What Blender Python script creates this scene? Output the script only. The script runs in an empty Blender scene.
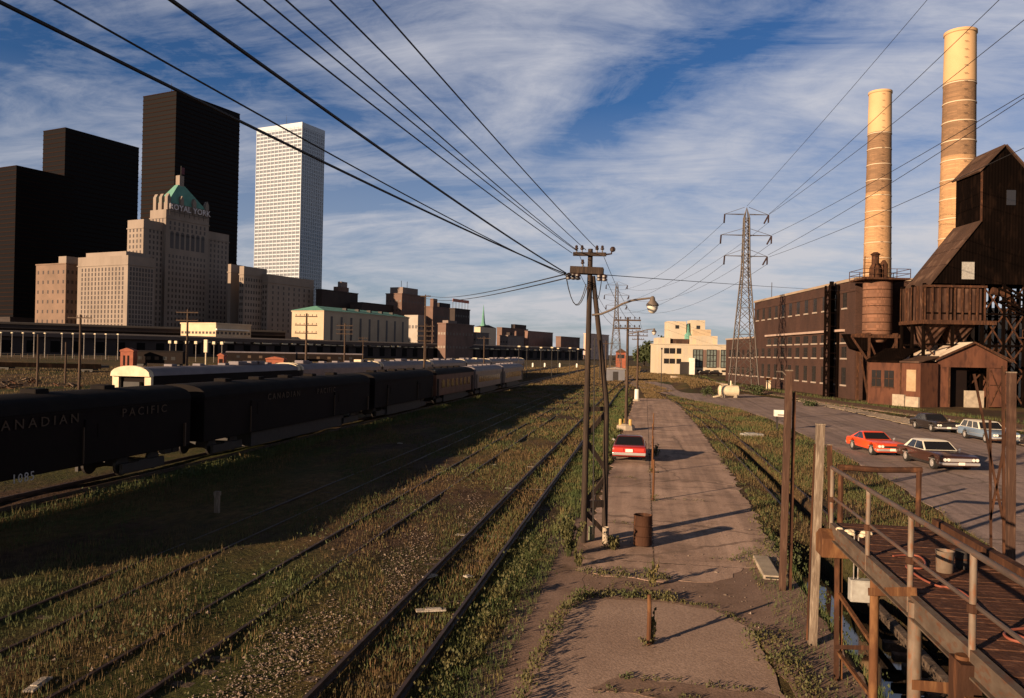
# light and sky settings
SUN_STR=5.0; SKY_STRENGTH=.05; EXPO=1.0
SKY_TINT=(.38,.585,.86); CLOUD_LOW=(5.7,5.55,5.8); CLOUD_HIGH=(7.4,7.3,7.6)
CLO,CHI,CMAX=.405,.645,.92
CL1=(31.5,3.3,0); CL2=(8.1,6.2,0)
import bpy, bmesh, math, random
import numpy as np
from mathutils import Vector, Matrix

random.seed(7)
rng = np.random.default_rng(7)
SC = bpy.context.scene
COL = SC.collection
R = math.radians

# ------------------------------------------------------------------ camera
IMG_W, IMG_H, FOC = 1024, 698, 796.4
CAM_Z = 6.0
YAW, PITCH, ROLL = R(9.5), R(0.25), 0.02
fwd = Vector((-math.sin(YAW)*math.cos(PITCH), math.cos(YAW)*math.cos(PITCH), math.sin(PITCH)))
right0 = Vector((math.cos(YAW), math.sin(YAW), 0))
up0 = right0.cross(fwd)
right = right0*math.cos(ROLL) + up0*math.sin(ROLL)
up = up0*math.cos(ROLL) - right0*math.sin(ROLL)
cam_data = bpy.data.cameras.new('camera')
cam_data.lens = 28.0
cam_data.sensor_width = 36.0
cam_data.clip_start = 0.1
cam_data.clip_end = 20000
cam = bpy.data.objects.new('camera', cam_data)
COL.objects.link(cam)
m = Matrix((right, up, -fwd)).transposed().to_4x4()
m.translation = (0, 0, CAM_Z)
cam.matrix_world = m
SC.camera = cam

# survey helpers: world positions recovered from sight lines
def ray(px, py):
    return fwd + right*((px-IMG_W/2)/FOC) + up*((IMG_H/2-py)/FOC)
def on_ground(px, py, z=0.0):
    d = ray(px, py); t = (z-CAM_Z)/d.z
    return Vector((t*d.x, t*d.y, z))
def at_y(px, py, y):
    d = ray(px, py); t = y/d.y
    return Vector((t*d.x, y, CAM_Z+t*d.z))
def at_z(px, py, z):
    return on_ground(px, py, z)
def hor(px): return 352.5+0.02*(px-512)
def spot(px, depth):                       # ground point at a distance along the viewing axis
    lat = (px-512)/FOC*depth
    return Vector((math.cos(YAW)*lat-math.sin(YAW)*depth, math.sin(YAW)*lat+math.cos(YAW)*depth, 0))
def height(px, py, depth): return (hor(px)-py)*depth/FOC+CAM_Z

# ------------------------------------------------------------------ meshes
class MB:
    def __init__(s): s.v=[]; s.f=[]; s.m=[]
    def add(s, vs, fs, mi=0):
        o=len(s.v); s.v += [tuple(p) for p in vs]
        for f in fs: s.f.append(tuple(i+o for i in f)); s.m.append(mi)
        return s
    def box(s, x0,x1,y0,y1,z0,z1, mi=0):
        if x0>x1: x0,x1=x1,x0
        if y0>y1: y0,y1=y1,y0
        if z0>z1: z0,z1=z1,z0
        return s.add([(x0,y0,z0),(x1,y0,z0),(x1,y1,z0),(x0,y1,z0),(x0,y0,z1),(x1,y0,z1),(x1,y1,z1),(x0,y1,z1)],
          [(3,2,1,0),(4,5,6,7),(0,1,5,4),(1,2,6,5),(2,3,7,6),(3,0,4,7)], mi)
    def bar(s, p, q, w, h=None, mi=0):
        p=Vector(p); q=Vector(q); h=h or w
        d=(q-p).normalized()
        ref=Vector((0,0,1)) if abs(d.z)<.95 else Vector((0,1,0))
        a=d.cross(ref).normalized()*w/2; b=a.cross(d).normalized()*h/2
        vs=[p-a-b,p+a-b,p+a+b,p-a+b,q-a-b,q+a-b,q+a+b,q-a+b]
        return s.add(vs,[(0,1,2,3),(7,6,5,4),(4,5,1,0),(5,6,2,1),(6,7,3,2),(7,4,0,3)],mi)
    def tube(s, pts, r, n=6, mi=0, cap=True):
        pts=[Vector(p) for p in pts]; k=len(pts)
        rs=r if isinstance(r,(list,tuple)) else [r]*k
        vs=[]; fs=[]; a=None
        for i,p in enumerate(pts):
            d=(pts[min(i+1,k-1)]-pts[max(i-1,0)]).normalized()
            if a is None:
                ref=Vector((0,0,1)) if abs(d.z)<.9 else Vector((1,0,0))
                a=d.cross(ref).normalized()
            else:
                a=(a-d*a.dot(d)).normalized()
            b=d.cross(a)
            for j in range(n):
                t=2*math.pi*j/n
                vs.append(p+(a*math.cos(t)+b*math.sin(t))*rs[i])
        for i in range(k-1):
            for j in range(n):
                j2=(j+1)%n
                fs.append((i*n+j,i*n+j2,(i+1)*n+j2,(i+1)*n+j))
        if cap:
            fs.append(tuple(range(n))[::-1]); fs.append(tuple(range((k-1)*n,k*n)))
        return s.add(vs,fs,mi)
    def lathe(s, c, prof, n=16, mi=0, cap=True):
        vs=[];fs=[];k=len(prof)
        for (r,z) in prof:
            for j in range(n):
                t=2*math.pi*j/n; vs.append((c[0]+r*math.cos(t),c[1]+r*math.sin(t),c[2]+z))
        for i in range(k-1):
            for j in range(n):
                j2=(j+1)%n; fs.append((i*n+j,i*n+j2,(i+1)*n+j2,(i+1)*n+j))
        if cap:
            fs.append(tuple(range(n))[::-1]); fs.append(tuple(range((k-1)*n,k*n)))
        return s.add(vs,fs,mi)
    def disc_y(s, c, r, w, n=16, axis=0, mi=0):        # short cylinder along x (0) or y (1)
        a=Vector(c); e=Vector((w/2,0,0)) if axis==0 else Vector((0,w/2,0))
        return s.tube([a-e,a+e],r,n,mi)
    def prism(s, poly, axis, a, b, mi=0):              # poly in the two other axes, extruded along axis
        def mk(p,t):
            if axis==0: return (t,p[0],p[1])
            if axis==1: return (p[0],t,p[1])
            return (p[0],p[1],t)
        n=len(poly); vs=[mk(p,a) for p in poly]+[mk(p,b) for p in poly]
        fs=[tuple(range(n))[::-1], tuple(range(n,2*n))]
        for i in range(n): fs.append((i,(i+1)%n,n+(i+1)%n,n+i))
        return s.add(vs,fs,mi)
    def build(s, name, mat, parent=None, loc=None, smooth=False, bevel=0, rotz=0):
        me=bpy.data.meshes.new(name); me.from_pydata(s.v,[],s.f)
        mats=mat if isinstance(mat,(list,tuple)) else [mat]
        for x in mats: me.materials.append(x)
        if len(mats)>1: me.polygons.foreach_set('material_index', s.m)
        bm=bmesh.new(); bm.from_mesh(me)
        bmesh.ops.recalc_face_normals(bm, faces=bm.faces)
        if bevel:
            es=[e for e in bm.edges if len(e.link_faces)==2 and e.calc_face_angle(0)>.5]
            bmesh.ops.bevel(bm, geom=es, offset=bevel, segments=2, profile=.6, affect='EDGES', clamp_overlap=True)
        bm.to_mesh(me); bm.free()
        if smooth:
            me.polygons.foreach_set('use_smooth',[True]*len(me.polygons))
            try: me.set_sharp_from_angle(angle=R(40))
            except Exception: pass
        o=bpy.data.objects.new(name, me); COL.objects.link(o)
        if parent: o.parent=parent
        if loc is not None: o.location=loc
        if rotz: o.rotation_euler.z=rotz
        return o

def tag(o, label=None, cat=None, group=None, kind=None):
    if label: o['label']=label
    if cat: o['category']=cat
    if group: o['group']=group
    if kind: o['kind']=kind
    return o
def thing(name, label, cat, loc=(0,0,0), rotz=0, group=None):
    o=bpy.data.objects.new(name,None); COL.objects.link(o)
    o.empty_display_size=.3
    o.location=loc; o.rotation_euler=(0,0,rotz)
    return tag(o,label,cat,group)
KIDS={}
def kids(o): return [c for c in COL.objects if c.parent==o]
def dup(o, loc=None, label=None, rotz=None, parent=None, cache=None):
    if cache is None:
        cache={}
        for c in COL.objects:
            if c.parent: cache.setdefault(c.parent.name,[]).append(c)
    c=o.copy(); COL.objects.link(c)
    if parent: c.parent=parent
    if loc is not None: c.location=loc
    if rotz is not None: c.rotation_euler.z=rotz
    if label: c['label']=label
    for ch in cache.get(o.name,[]): dup(ch,parent=c,cache=cache)
    return c
def letters(name, text, size, mat, parent, loc, rot, depth=.02, spacing=1.0, sx=1.0):
    cu=bpy.data.curves.new(name,'FONT'); cu.body=text; cu.size=size; cu.extrude=depth
    cu.space_character=spacing; cu.align_x='CENTER'; cu.align_y='CENTER'; cu.resolution_u=2
    t=bpy.data.objects.new(name+'_source',cu); COL.objects.link(t)
    dg=bpy.context.evaluated_depsgraph_get()
    me=bpy.data.meshes.new_from_object(t.evaluated_get(dg))
    bpy.data.objects.remove(t); bpy.data.curves.remove(cu)
    me.materials.clear(); me.materials.append(mat); me.name=name
    o=bpy.data.objects.new(name,me); COL.objects.link(o); o.parent=parent
    o.location=loc; o.rotation_euler=rot; o.scale=(sx,1,1)
    return o

# ------------------------------------------------------------------ materials
def mat(name, c1, c2=None, scale=3.0, rough=.8, metal=0.0, bump=0.0, bscale=30, c3=None, stretch=(1,1,1),
        lo=.35, hi=.65, spec=.3, detail=6, wave=None, rough2=None, world=False):
    mt=bpy.data.materials.new(name); mt.use_nodes=True
    nt=mt.node_tree; N=nt.nodes; L=nt.links
    b=N['Principled BSDF']
    b.inputs['Roughness'].default_value=rough; b.inputs['Metallic'].default_value=metal
    b.inputs['Specular IOR Level'].default_value=spec
    b.inputs['Base Color'].default_value=(*c1,1)
    if c2 is None: return mt
    mp=N.new('ShaderNodeMapping'); mp.inputs['Scale'].default_value=stretch
    if world:
        g=N.new('ShaderNodeNewGeometry'); L.new(g.outputs['Position'],mp.inputs['Vector'])
    else:
        tc=N.new('ShaderNodeTexCoord'); oi=N.new('ShaderNodeObjectInfo')
        va=N.new('ShaderNodeVectorMath'); va.operation='MULTIPLY_ADD'
        va.inputs[1].default_value=(37,53,29)
        L.new(oi.outputs['Random'],va.inputs[0]); L.new(tc.outputs['Object'],va.inputs[2])
        L.new(va.outputs[0],mp.inputs['Vector'])
    n=N.new('ShaderNodeTexNoise'); n.inputs['Scale'].default_value=scale; n.inputs['Detail'].default_value=detail
    n.inputs['Roughness'].default_value=.6
    L.new(mp.outputs[0],n.inputs['Vector'])
    cr=N.new('ShaderNodeValToRGB'); e=cr.color_ramp.elements
    e[0].position=lo; e[0].color=(*c1,1); e[1].position=hi; e[1].color=(*c2,1)
    L.new(n.outputs['Fac'],cr.inputs['Fac']); out=cr.outputs[0]
    if c3:
        n2=N.new('ShaderNodeTexNoise'); n2.inputs['Scale'].default_value=scale*3.3; n2.inputs['Detail'].default_value=8
        L.new(mp.outputs[0],n2.inputs['Vector'])
        r2=N.new('ShaderNodeValToRGB'); r2.color_ramp.elements[0].position=.52; r2.color_ramp.elements[1].position=.68
        L.new(n2.outputs['Fac'],r2.inputs['Fac'])
        mx=N.new('ShaderNodeMix'); mx.data_type='RGBA'
        L.new(r2.outputs[0],mx.inputs['Factor']); L.new(out,mx.inputs['A']); mx.inputs['B'].default_value=(*c3,1)
        out=mx.outputs['Result']
    L.new(out,b.inputs['Base Color'])
    if rough2 is not None:
        mr=N.new('ShaderNodeMapRange'); mr.inputs['To Min'].default_value=rough; mr.inputs['To Max'].default_value=rough2
        L.new(n.outputs['Fac'],mr.inputs['Value']); L.new(mr.outputs[0],b.inputs['Roughness'])
    if bump:
        bn=N.new('ShaderNodeTexNoise'); bn.inputs['Scale'].default_value=bscale; bn.inputs['Detail'].default_value=6
        L.new(mp.outputs[0],bn.inputs['Vector'])
        bp=N.new('ShaderNodeBump'); bp.inputs['Strength'].default_value=bump; bp.inputs['Distance'].default_value=.05
        L.new(bn.outputs['Fac'],bp.inputs['Height']); L.new(bp.outputs[0],b.inputs['Normal'])
    return mt

def brick_mat(name, c1, c2, mortar, bw=.24, bh=.08, vert='XZ', streak=.35):
    """brick courses in object space on walls along x and along y, with soot streaks"""
    mt=mat(name,c1,c2,scale=.35,rough=.9,lo=.3,hi=.7,stretch=(1,1,.45))
    nt=mt.node_tree; N=nt.nodes; L=nt.links; b=N['Principled BSDF']
    tc=N.new('ShaderNodeTexCoord'); sx=N.new('ShaderNodeSeparateXYZ'); L.new(tc.outputs['Object'],sx.inputs[0])
    ad=N.new('ShaderNodeMath'); L.new(sx.outputs['X'],ad.inputs[0]); L.new(sx.outputs['Y'],ad.inputs[1])
    cb=N.new('ShaderNodeCombineXYZ'); L.new(ad.outputs[0],cb.inputs['X']); L.new(sx.outputs['Z'],cb.inputs['Y'])
    br=N.new('ShaderNodeTexBrick'); br.inputs['Scale'].default_value=1
    br.inputs['Brick Width'].default_value=bw; br.inputs['Row Height'].default_value=bh
    br.inputs['Mortar Size'].default_value=bh*.1
    br.inputs['Color1'].default_value=(.75,.75,.75,1); br.inputs['Color2'].default_value=(1.15,1.1,1.05,1)
    br.inputs['Mortar'].default_value=(*mortar,1)
    L.new(cb.outputs[0],br.inputs['Vector'])
    src=b.inputs['Base Color'].links[0].from_socket
    mx=N.new('ShaderNodeMix'); mx.data_type='RGBA'; mx.blend_type='MULTIPLY'; mx.inputs['Factor'].default_value=1
    L.new(src,mx.inputs['A']); L.new(br.outputs['Color'],mx.inputs['B'])
    L.new(mx.outputs['Result'],b.inputs['Base Color'])
    return mt

def rust_mat(name, c1, c2, c3, scale=1.5, rough=.8, ribs=None, rs=.9):
    mt=mat(name,c1,c2,scale=scale,rough=rough,c3=c3,bump=.25,bscale=18,stretch=(1,1,.35),spec=.08)
    if ribs:
        nt=mt.node_tree; N=nt.nodes; L=nt.links; b=N['Principled BSDF']
        tc=N.new('ShaderNodeTexCoord'); sx=N.new('ShaderNodeSeparateXYZ'); L.new(tc.outputs['Object'],sx.inputs[0])
        ad=N.new('ShaderNodeMath'); L.new(sx.outputs['X'],ad.inputs[0]); L.new(sx.outputs['Y'],ad.inputs[1])
        ml=N.new('ShaderNodeMath'); ml.operation='MULTIPLY'; ml.inputs[1].default_value=2*math.pi/ribs; L.new(ad.outputs[0],ml.inputs[0])
        si=N.new('ShaderNodeMath'); si.operation='SINE'; L.new(ml.outputs[0],si.inputs[0])
        bp=N.new('ShaderNodeBump'); bp.inputs['Strength'].default_value=rs; bp.inputs['Distance'].default_value=ribs*.2
        L.new(si.outputs[0],bp.inputs['Height']); L.new(bp.outputs[0],b.inputs['Normal'])
    return mt

def floor_mat(name, wall, glass, pitch, part, rough=.25, z=True):
    """curtain wall: glass between bands one storey apart"""
    mt=mat(name,wall,glass,rough=rough)
    return mt

W_BROWN=mat('wood_brown',(.062,.037,.024),(.036,.022,.015),scale=2,rough=.85,bump=.3,bscale=14,stretch=(3,3,.25),c3=(.10,.062,.04))
W_GREY=mat('wood_weathered',(.20,.15,.11),(.10,.07,.05),scale=3,rough=.9,bump=.35,bscale=20,stretch=(4,4,.3),c3=(.30,.24,.18))
W_TIE=mat('wood_sleeper',(.10,.066,.045),(.045,.031,.022),scale=3,rough=.95,bump=.4,bscale=20,c3=(.15,.11,.08))
W_TIE_PALE=mat('wood_sleeper_pale',(.42,.37,.31),(.26,.22,.18),scale=3,rough=.95,bump=.4,bscale=20)
RUST=rust_mat('rust_dark',(.065,.030,.018),(.036,.018,.012),(.11,.048,.025))
RUST_OR=rust_mat('rust_orange',(.135,.060,.027),(.08,.036,.019),(.18,.09,.04))
RUST_WALL=rust_mat('rust_wall',(.125,.052,.031),(.08,.034,.022),(.055,.025,.018),scale=.5,ribs=.18,rs=.15)
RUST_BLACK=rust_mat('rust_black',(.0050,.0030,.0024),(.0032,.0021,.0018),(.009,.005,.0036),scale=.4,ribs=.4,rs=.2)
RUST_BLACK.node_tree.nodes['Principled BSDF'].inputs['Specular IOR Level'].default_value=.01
RUST_BIN=rust_mat('rust_bin',(.062,.030,.020),(.032,.017,.013),(.10,.055,.036),scale=.4,ribs=.9,rs=.5)
RUST_ROOF=rust_mat('rust_roof',(.075,.043,.031),(.045,.027,.02),(.115,.07,.05),scale=.25)
RAILTOP=mat('rail_steel',(.075,.045,.032),(.04,.026,.02),scale=4,rough=.55,metal=.3)
STEEL=mat('steel_grey',(.30,.275,.25),(.20,.17,.145),scale=2,rough=.6,metal=.2,c3=(.16,.10,.07))
STEEL_DK=mat('steel_dark',(.030,.024,.022),(.018,.015,.014),scale=3,rough=.6)
GALV=mat('galvanised',(.17,.135,.11),(.11,.085,.07),scale=2,rough=.55,metal=.3)
PAINT_PIPE=mat('paint_worn_pipe',(.185,.14,.105),(.115,.08,.056),scale=5,rough=.6,c3=(.16,.075,.04),stretch=(1,1,.4))
PYLON_STEEL=mat('pylon_steel',(.095,.077,.066),(.065,.053,.046),scale=1,rough=.6,metal=.2)
POST_BROWN=mat('wood_redbrown',(.070,.034,.021),(.040,.020,.013),scale=2,rough=.85,bump=.3,bscale=14,stretch=(3,3,.25),c3=(.10,.055,.035))
POLE_DARK=mat('wood_creosoted',(.034,.021,.015),(.020,.013,.010),scale=2,rough=.85,bump=.3,bscale=14,stretch=(3,3,.25),c3=(.055,.035,.024))
CABLE=mat('cable_black',(.018,.016,.016),rough=.6)
PORC=mat('porcelain_brown',(.035,.02,.016),rough=.25,spec=.5)
CONC=mat('concrete_pale',(.38,.31,.23),(.26,.21,.16),scale=2,rough=.9,bump=.2,bscale=20)
YEL=mat('paint_yellow_worn',(.60,.36,.09),(.42,.25,.08),scale=4,rough=.7,c3=(.35,.28,.18))
CREAM=mat('paint_cream',(.62,.52,.36),(.50,.40,.27),scale=2,rough=.6)
WHITE=mat('paint_white',(.72,.68,.60),(.60,.55,.47),scale=2,rough=.6)
STUCCO=mat('stucco_cream',(.47,.395,.30),(.40,.335,.25),scale=.25,rough=.9,stretch=(1,1,.3),c3=(.50,.39,.25))
STONE=mat('stone_buff',(.25,.20,.165),(.195,.155,.127),scale=.08,rough=.9,stretch=(1,1,.4))
STONE_DK=mat('stone_brown',(.20,.13,.095),(.14,.095,.07),scale=.06,rough=.9)
GLASS_DK=mat('glass_dark',(.02,.018,.018),rough=.12,spec=.6)
GLASS_GREEN=mat('glass_greenish',(.16,.19,.17),(.09,.10,.09),scale=1.5,rough=.2,spec=.6)
COPPER=mat('copper_green',(.13,.30,.235),(.09,.22,.175),scale=.15,rough=.75)
TOWER_BLK=mat('tower_black',(.0045,.0033,.0033),rough=.45,spec=.05)
TOWER_BAND=mat('tower_band',(.013,.0065,.005),(.018,.009,.0065),scale=.02,rough=.7,spec=.03)
TOWER_WH=mat('tower_metal',(.35,.385,.43),rough=.40,metal=.0,spec=.5)
TOWER_GL=mat('tower_glass',(.16,.165,.18),rough=.10,spec=.9)
BLD_DK=mat('building_dark',(.05,.036,.032),(.035,.026,.024),scale=.1,rough=.9)
BLD_BR=mat('building_brown',(.16,.095,.075),(.11,.07,.055),scale=.1,rough=.9)
BLD_GR=mat('building_grey',(.20,.15,.13),(.15,.115,.10),scale=.1,rough=.9)
PWR=brick_mat('brick_powerhouse',(.066,.032,.023),(.040,.020,.015),(.75,.7,.65))
SILO=brick_mat('brick_silo',(.20,.10,.062),(.125,.062,.04),(.8,.75,.7),bw=.3,bh=.5)
CHIM=brick_mat('brick_chimney',(.42,.255,.135),(.34,.20,.105),(.8,.78,.75),bw=.4,bh=.2)
CHIM_DK=brick_mat('brick_chimney_sooty',(.235,.142,.082),(.18,.11,.066),(.8,.78,.75),bw=.4,bh=.2)
CHIM_TOP=mat('chimney_pale',(.54,.345,.18),(.48,.30,.155),scale=.3,rough=.85)
BAND=mat('chimney_band',(.50,.38,.26),rough=.7)
SILL=mat('sill_stone',(.31,.245,.20),rough=.85)
GREY_BOX=mat('box_grey',(.34,.33,.30),(.24,.22,.20),scale=6,rough=.7)
RED_SIDE=mat('shed_orange',(.30,.09,.048),(.22,.065,.035),scale=1,rough=.8)
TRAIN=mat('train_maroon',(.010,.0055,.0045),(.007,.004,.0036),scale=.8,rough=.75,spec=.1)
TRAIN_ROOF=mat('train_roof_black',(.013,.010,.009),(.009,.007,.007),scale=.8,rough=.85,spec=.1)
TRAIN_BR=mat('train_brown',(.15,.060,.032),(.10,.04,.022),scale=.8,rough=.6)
COACH_ROOF=mat('coach_roof_grey',(.17,.145,.155),(.13,.11,.118),scale=.7,rough=.6,metal=.0)
COACH=mat('coach_silver',(.22,.165,.15),(.16,.12,.11),scale=.6,rough=.45,metal=.3)
GOLD=mat('lettering_gold',(.060,.034,.018),rough=.6)
LETTER=mat('lettering_pale',(.42,.38,.35),rough=.6)
TYRE=mat('tyre_rubber',(.018,.016,.015),rough=.9)
CHROME=mat('chrome',(.66,.62,.58),rough=.22,metal=.65)
PLATE=mat('plate_white',(.72,.66,.56),rough=.5)
LIGHT_GL=mat('headlamp_glass',(.70,.66,.58),rough=.15,spec=.8)
TAIL=mat('tail_lamp_red',(.55,.045,.03),rough=.2,spec=.6)
CAR_GL=mat('car_glass',(.012,.012,.014),rough=.05,spec=1.0)
HOSE=mat('hose_red',(.22,.062,.036),rough=.6)
FOLI=mat('leaf_weed',(.046,.053,.017),(.088,.072,.025),scale=1.2,rough=.7,world=True)
FOLI_DK=mat('leaf_dark',(.030,.040,.014),(.05,.06,.02),scale=.6,rough=.7,world=True)
GRASS_A=mat('grass_green',(.046,.064,.018),(.084,.082,.026),scale=.35,rough=.8,world=True,c3=(.13,.09,.034),lo=.46,hi=.70)
GRASS_B=mat('grass_dry',(.125,.078,.033),(.068,.052,.019),scale=.5,rough=.8,world=True,c3=(.18,.105,.048),lo=.4,hi=.65)
PEBBLE=mat('pebbles',(.10,.068,.05),(.17,.12,.09),scale=9,rough=.9,world=True,c3=(.42,.35,.29),lo=.4,hi=.6)
def carpaint(n,c): 
    mt=mat(n,c,rough=.28,spec=.5); b=mt.node_tree.nodes['Principled BSDF']; b.inputs['Coat Weight'].default_value=.4; b.inputs['Coat Roughness'].default_value=.12
    return mt
# ------------------------------------------------------------------ ground
def ground_mat():
    mt=bpy.data.materials.new('ground_earth'); mt.use_nodes=True
    nt=mt.node_tree; N=nt.nodes; L=nt.links; b=N['Principled BSDF']
    b.inputs['Roughness'].default_value=.95; b.inputs['Specular IOR Level'].default_value=.1
    g=N.new('ShaderNodeNewGeometry')
    def noise(sc,det=8,st=(1,1,1)):
        mp=N.new('ShaderNodeMapping'); mp.inputs['Scale'].default_value=st; L.new(g.outputs['Position'],mp.inputs['Vector'])
        n=N.new('ShaderNodeTexNoise'); n.inputs['Scale'].default_value=sc; n.inputs['Detail'].default_value=det; n.inputs['Roughness'].default_value=.65
        L.new(mp.outputs[0],n.inputs['Vector']); return n.outputs['Fac']
    def ramp(f,a,ca,c,cc):
        r=N.new('ShaderNodeValToRGB'); e=r.color_ramp.elements
        e[0].position=a; e[0].color=(*ca,1); e[1].position=c; e[1].color=(*cc,1); L.new(f,r.inputs[0]); return r.outputs[0]
    def mix(f,a,c):
        x=N.new('ShaderNodeMix'); x.data_type='RGBA'; L.new(f,x.inputs['Factor']); L.new(a,x.inputs['A']); L.new(c,x.inputs['B']); return x.outputs['Result']
    soil=ramp(noise(1.7,10),.35,(.034,.020,.013),.68,(.095,.058,.037))
    dry=ramp(noise(3.1,10,(1,.5,1)),.35,(.07,.048,.02),.65,(.17,.105,.043))
    green=ramp(noise(2.3,10),.35,(.032,.038,.011),.7,(.07,.068,.02))
    m1=ramp(noise(.16,8,(1,.35,1)),.46,(0,0,0),.56,(1,1,1))
    m2=ramp(noise(.11,8,(1,.4,1)),.47,(0,0,0),.60,(1,1,1))
    c=mix(m2,mix(m1,soil,dry),green)
    L.new(c,b.inputs['Base Color'])
    bp=N.new('ShaderNodeBump'); bp.inputs['Strength'].default_value=.8; bp.inputs['Distance'].default_value=.12
    L.new(noise(5,8),bp.inputs['Height']); L.new(bp.outputs[0],b.inputs['Normal'])
    return mt
GROUND=ground_mat()

def sstep(a,b,t): 
    t=np.clip((t-a)/(b-a),0,1); return t*t*(3-2*t)
def ground_z(x,y):
    z=np.zeros_like(x)
    # wide ditch under the footbridge
    xr=np.interp(y,[17,24],[8.3,5.75])
    w=sstep(4.25,4.85,x)*(1-sstep(xr,xr+.5,x))*(1-sstep(27,30,y))
    z-=1.35*w
    # its narrow run-off beside the siding
    w2=sstep(6.0,6.25,x)*(1-sstep(6.55,6.8,x))*sstep(26,29,y)*(1-sstep(52,60,y))
    z-=.55*w2
    # grassy bank between the road and the line to the power house
    w3=sstep(5,9,x)*(1-sstep(14,17,x))*sstep(128,160,y)*(1-sstep(215,260,y))
    z+=.9*w3
    # soft unevenness of the open field, kept off the tracks
    f=(1-sstep(-7.9,-7.0,x))
    n=.05*np.sin(x*1.3+.5*np.sin(y*.7))*np.sin(y*.45+x*.2)+.03*np.sin(x*2.9+y*1.1)
    z+=n*f*sstep(8,14,y)*(1-sstep(120,200,y))
    return z
xs=np.concatenate([[-6000,-2500,-1200,-600,-350,-220,-150,-100,-75],np.arange(-60,4.2,1.0),
   [4.25,4.4,4.55,4.7,4.85,5.1,5.4,5.7,5.8,5.9,6.0,6.1,6.2,6.25,6.35,6.45,6.55,6.65,6.75,6.85,7.2,7.6,8.0,8.3,8.5,8.8],np.arange(9.5,60,1.5),
   [65,80,100,140,200,300,500,900,2000,6000]])
ys=np.concatenate([[-300,-120,-60,-30,-15],np.arange(-8,75,1.0),np.arange(75,270,4.0),[290,330,400,500,700,1000,1600,3000,7000]])
XX,YY=np.meshgrid(xs,ys); ZZ=ground_z(XX,YY)
nx,ny=len(xs),len(ys)
vv=np.stack([XX.ravel(),YY.ravel(),ZZ.ravel()],1)
idx=np.arange(nx*ny).reshape(ny,nx)
ff=np.stack([idx[:-1,:-1].ravel(),idx[:-1,1:].ravel(),idx[1:,1:].ravel(),idx[1:,:-1].ravel()],1)
me=bpy.data.meshes.new('ground'); me.from_pydata(vv.tolist(),[],ff.tolist()); me.materials.append(GROUND)
me.polygons.foreach_set('use_smooth',[True]*len(me.polygons))
go=bpy.data.objects.new('ground',me); COL.objects.link(go); tag(go,kind='structure')

# ditch water
def water_mat():
    mt=mat('ditch_water',(.010,.012,.014),rough=.04,spec=.6)
    nt=mt.node_tree;N=nt.nodes;L=nt.links
    g=N.new('ShaderNodeNewGeometry'); n=N.new('ShaderNodeTexNoise'); n.inputs['Scale'].default_value=2.5; L.new(g.outputs['Position'],n.inputs['Vector'])
    bp=N.new('ShaderNodeBump'); bp.inputs['Strength'].default_value=.06; L.new(n.outputs['Fac'],bp.inputs['Height']); L.new(bp.outputs[0],N['Principled BSDF'].inputs['Normal'])
    return mt
o=MB().add([(4.3,-20,-1.0),(9.2,-20,-1.0),(9.2,29,-1.0),(4.3,29,-1.0)],[(0,1,2,3)]).build('water',water_mat()); tag(o,kind='structure')

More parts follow.
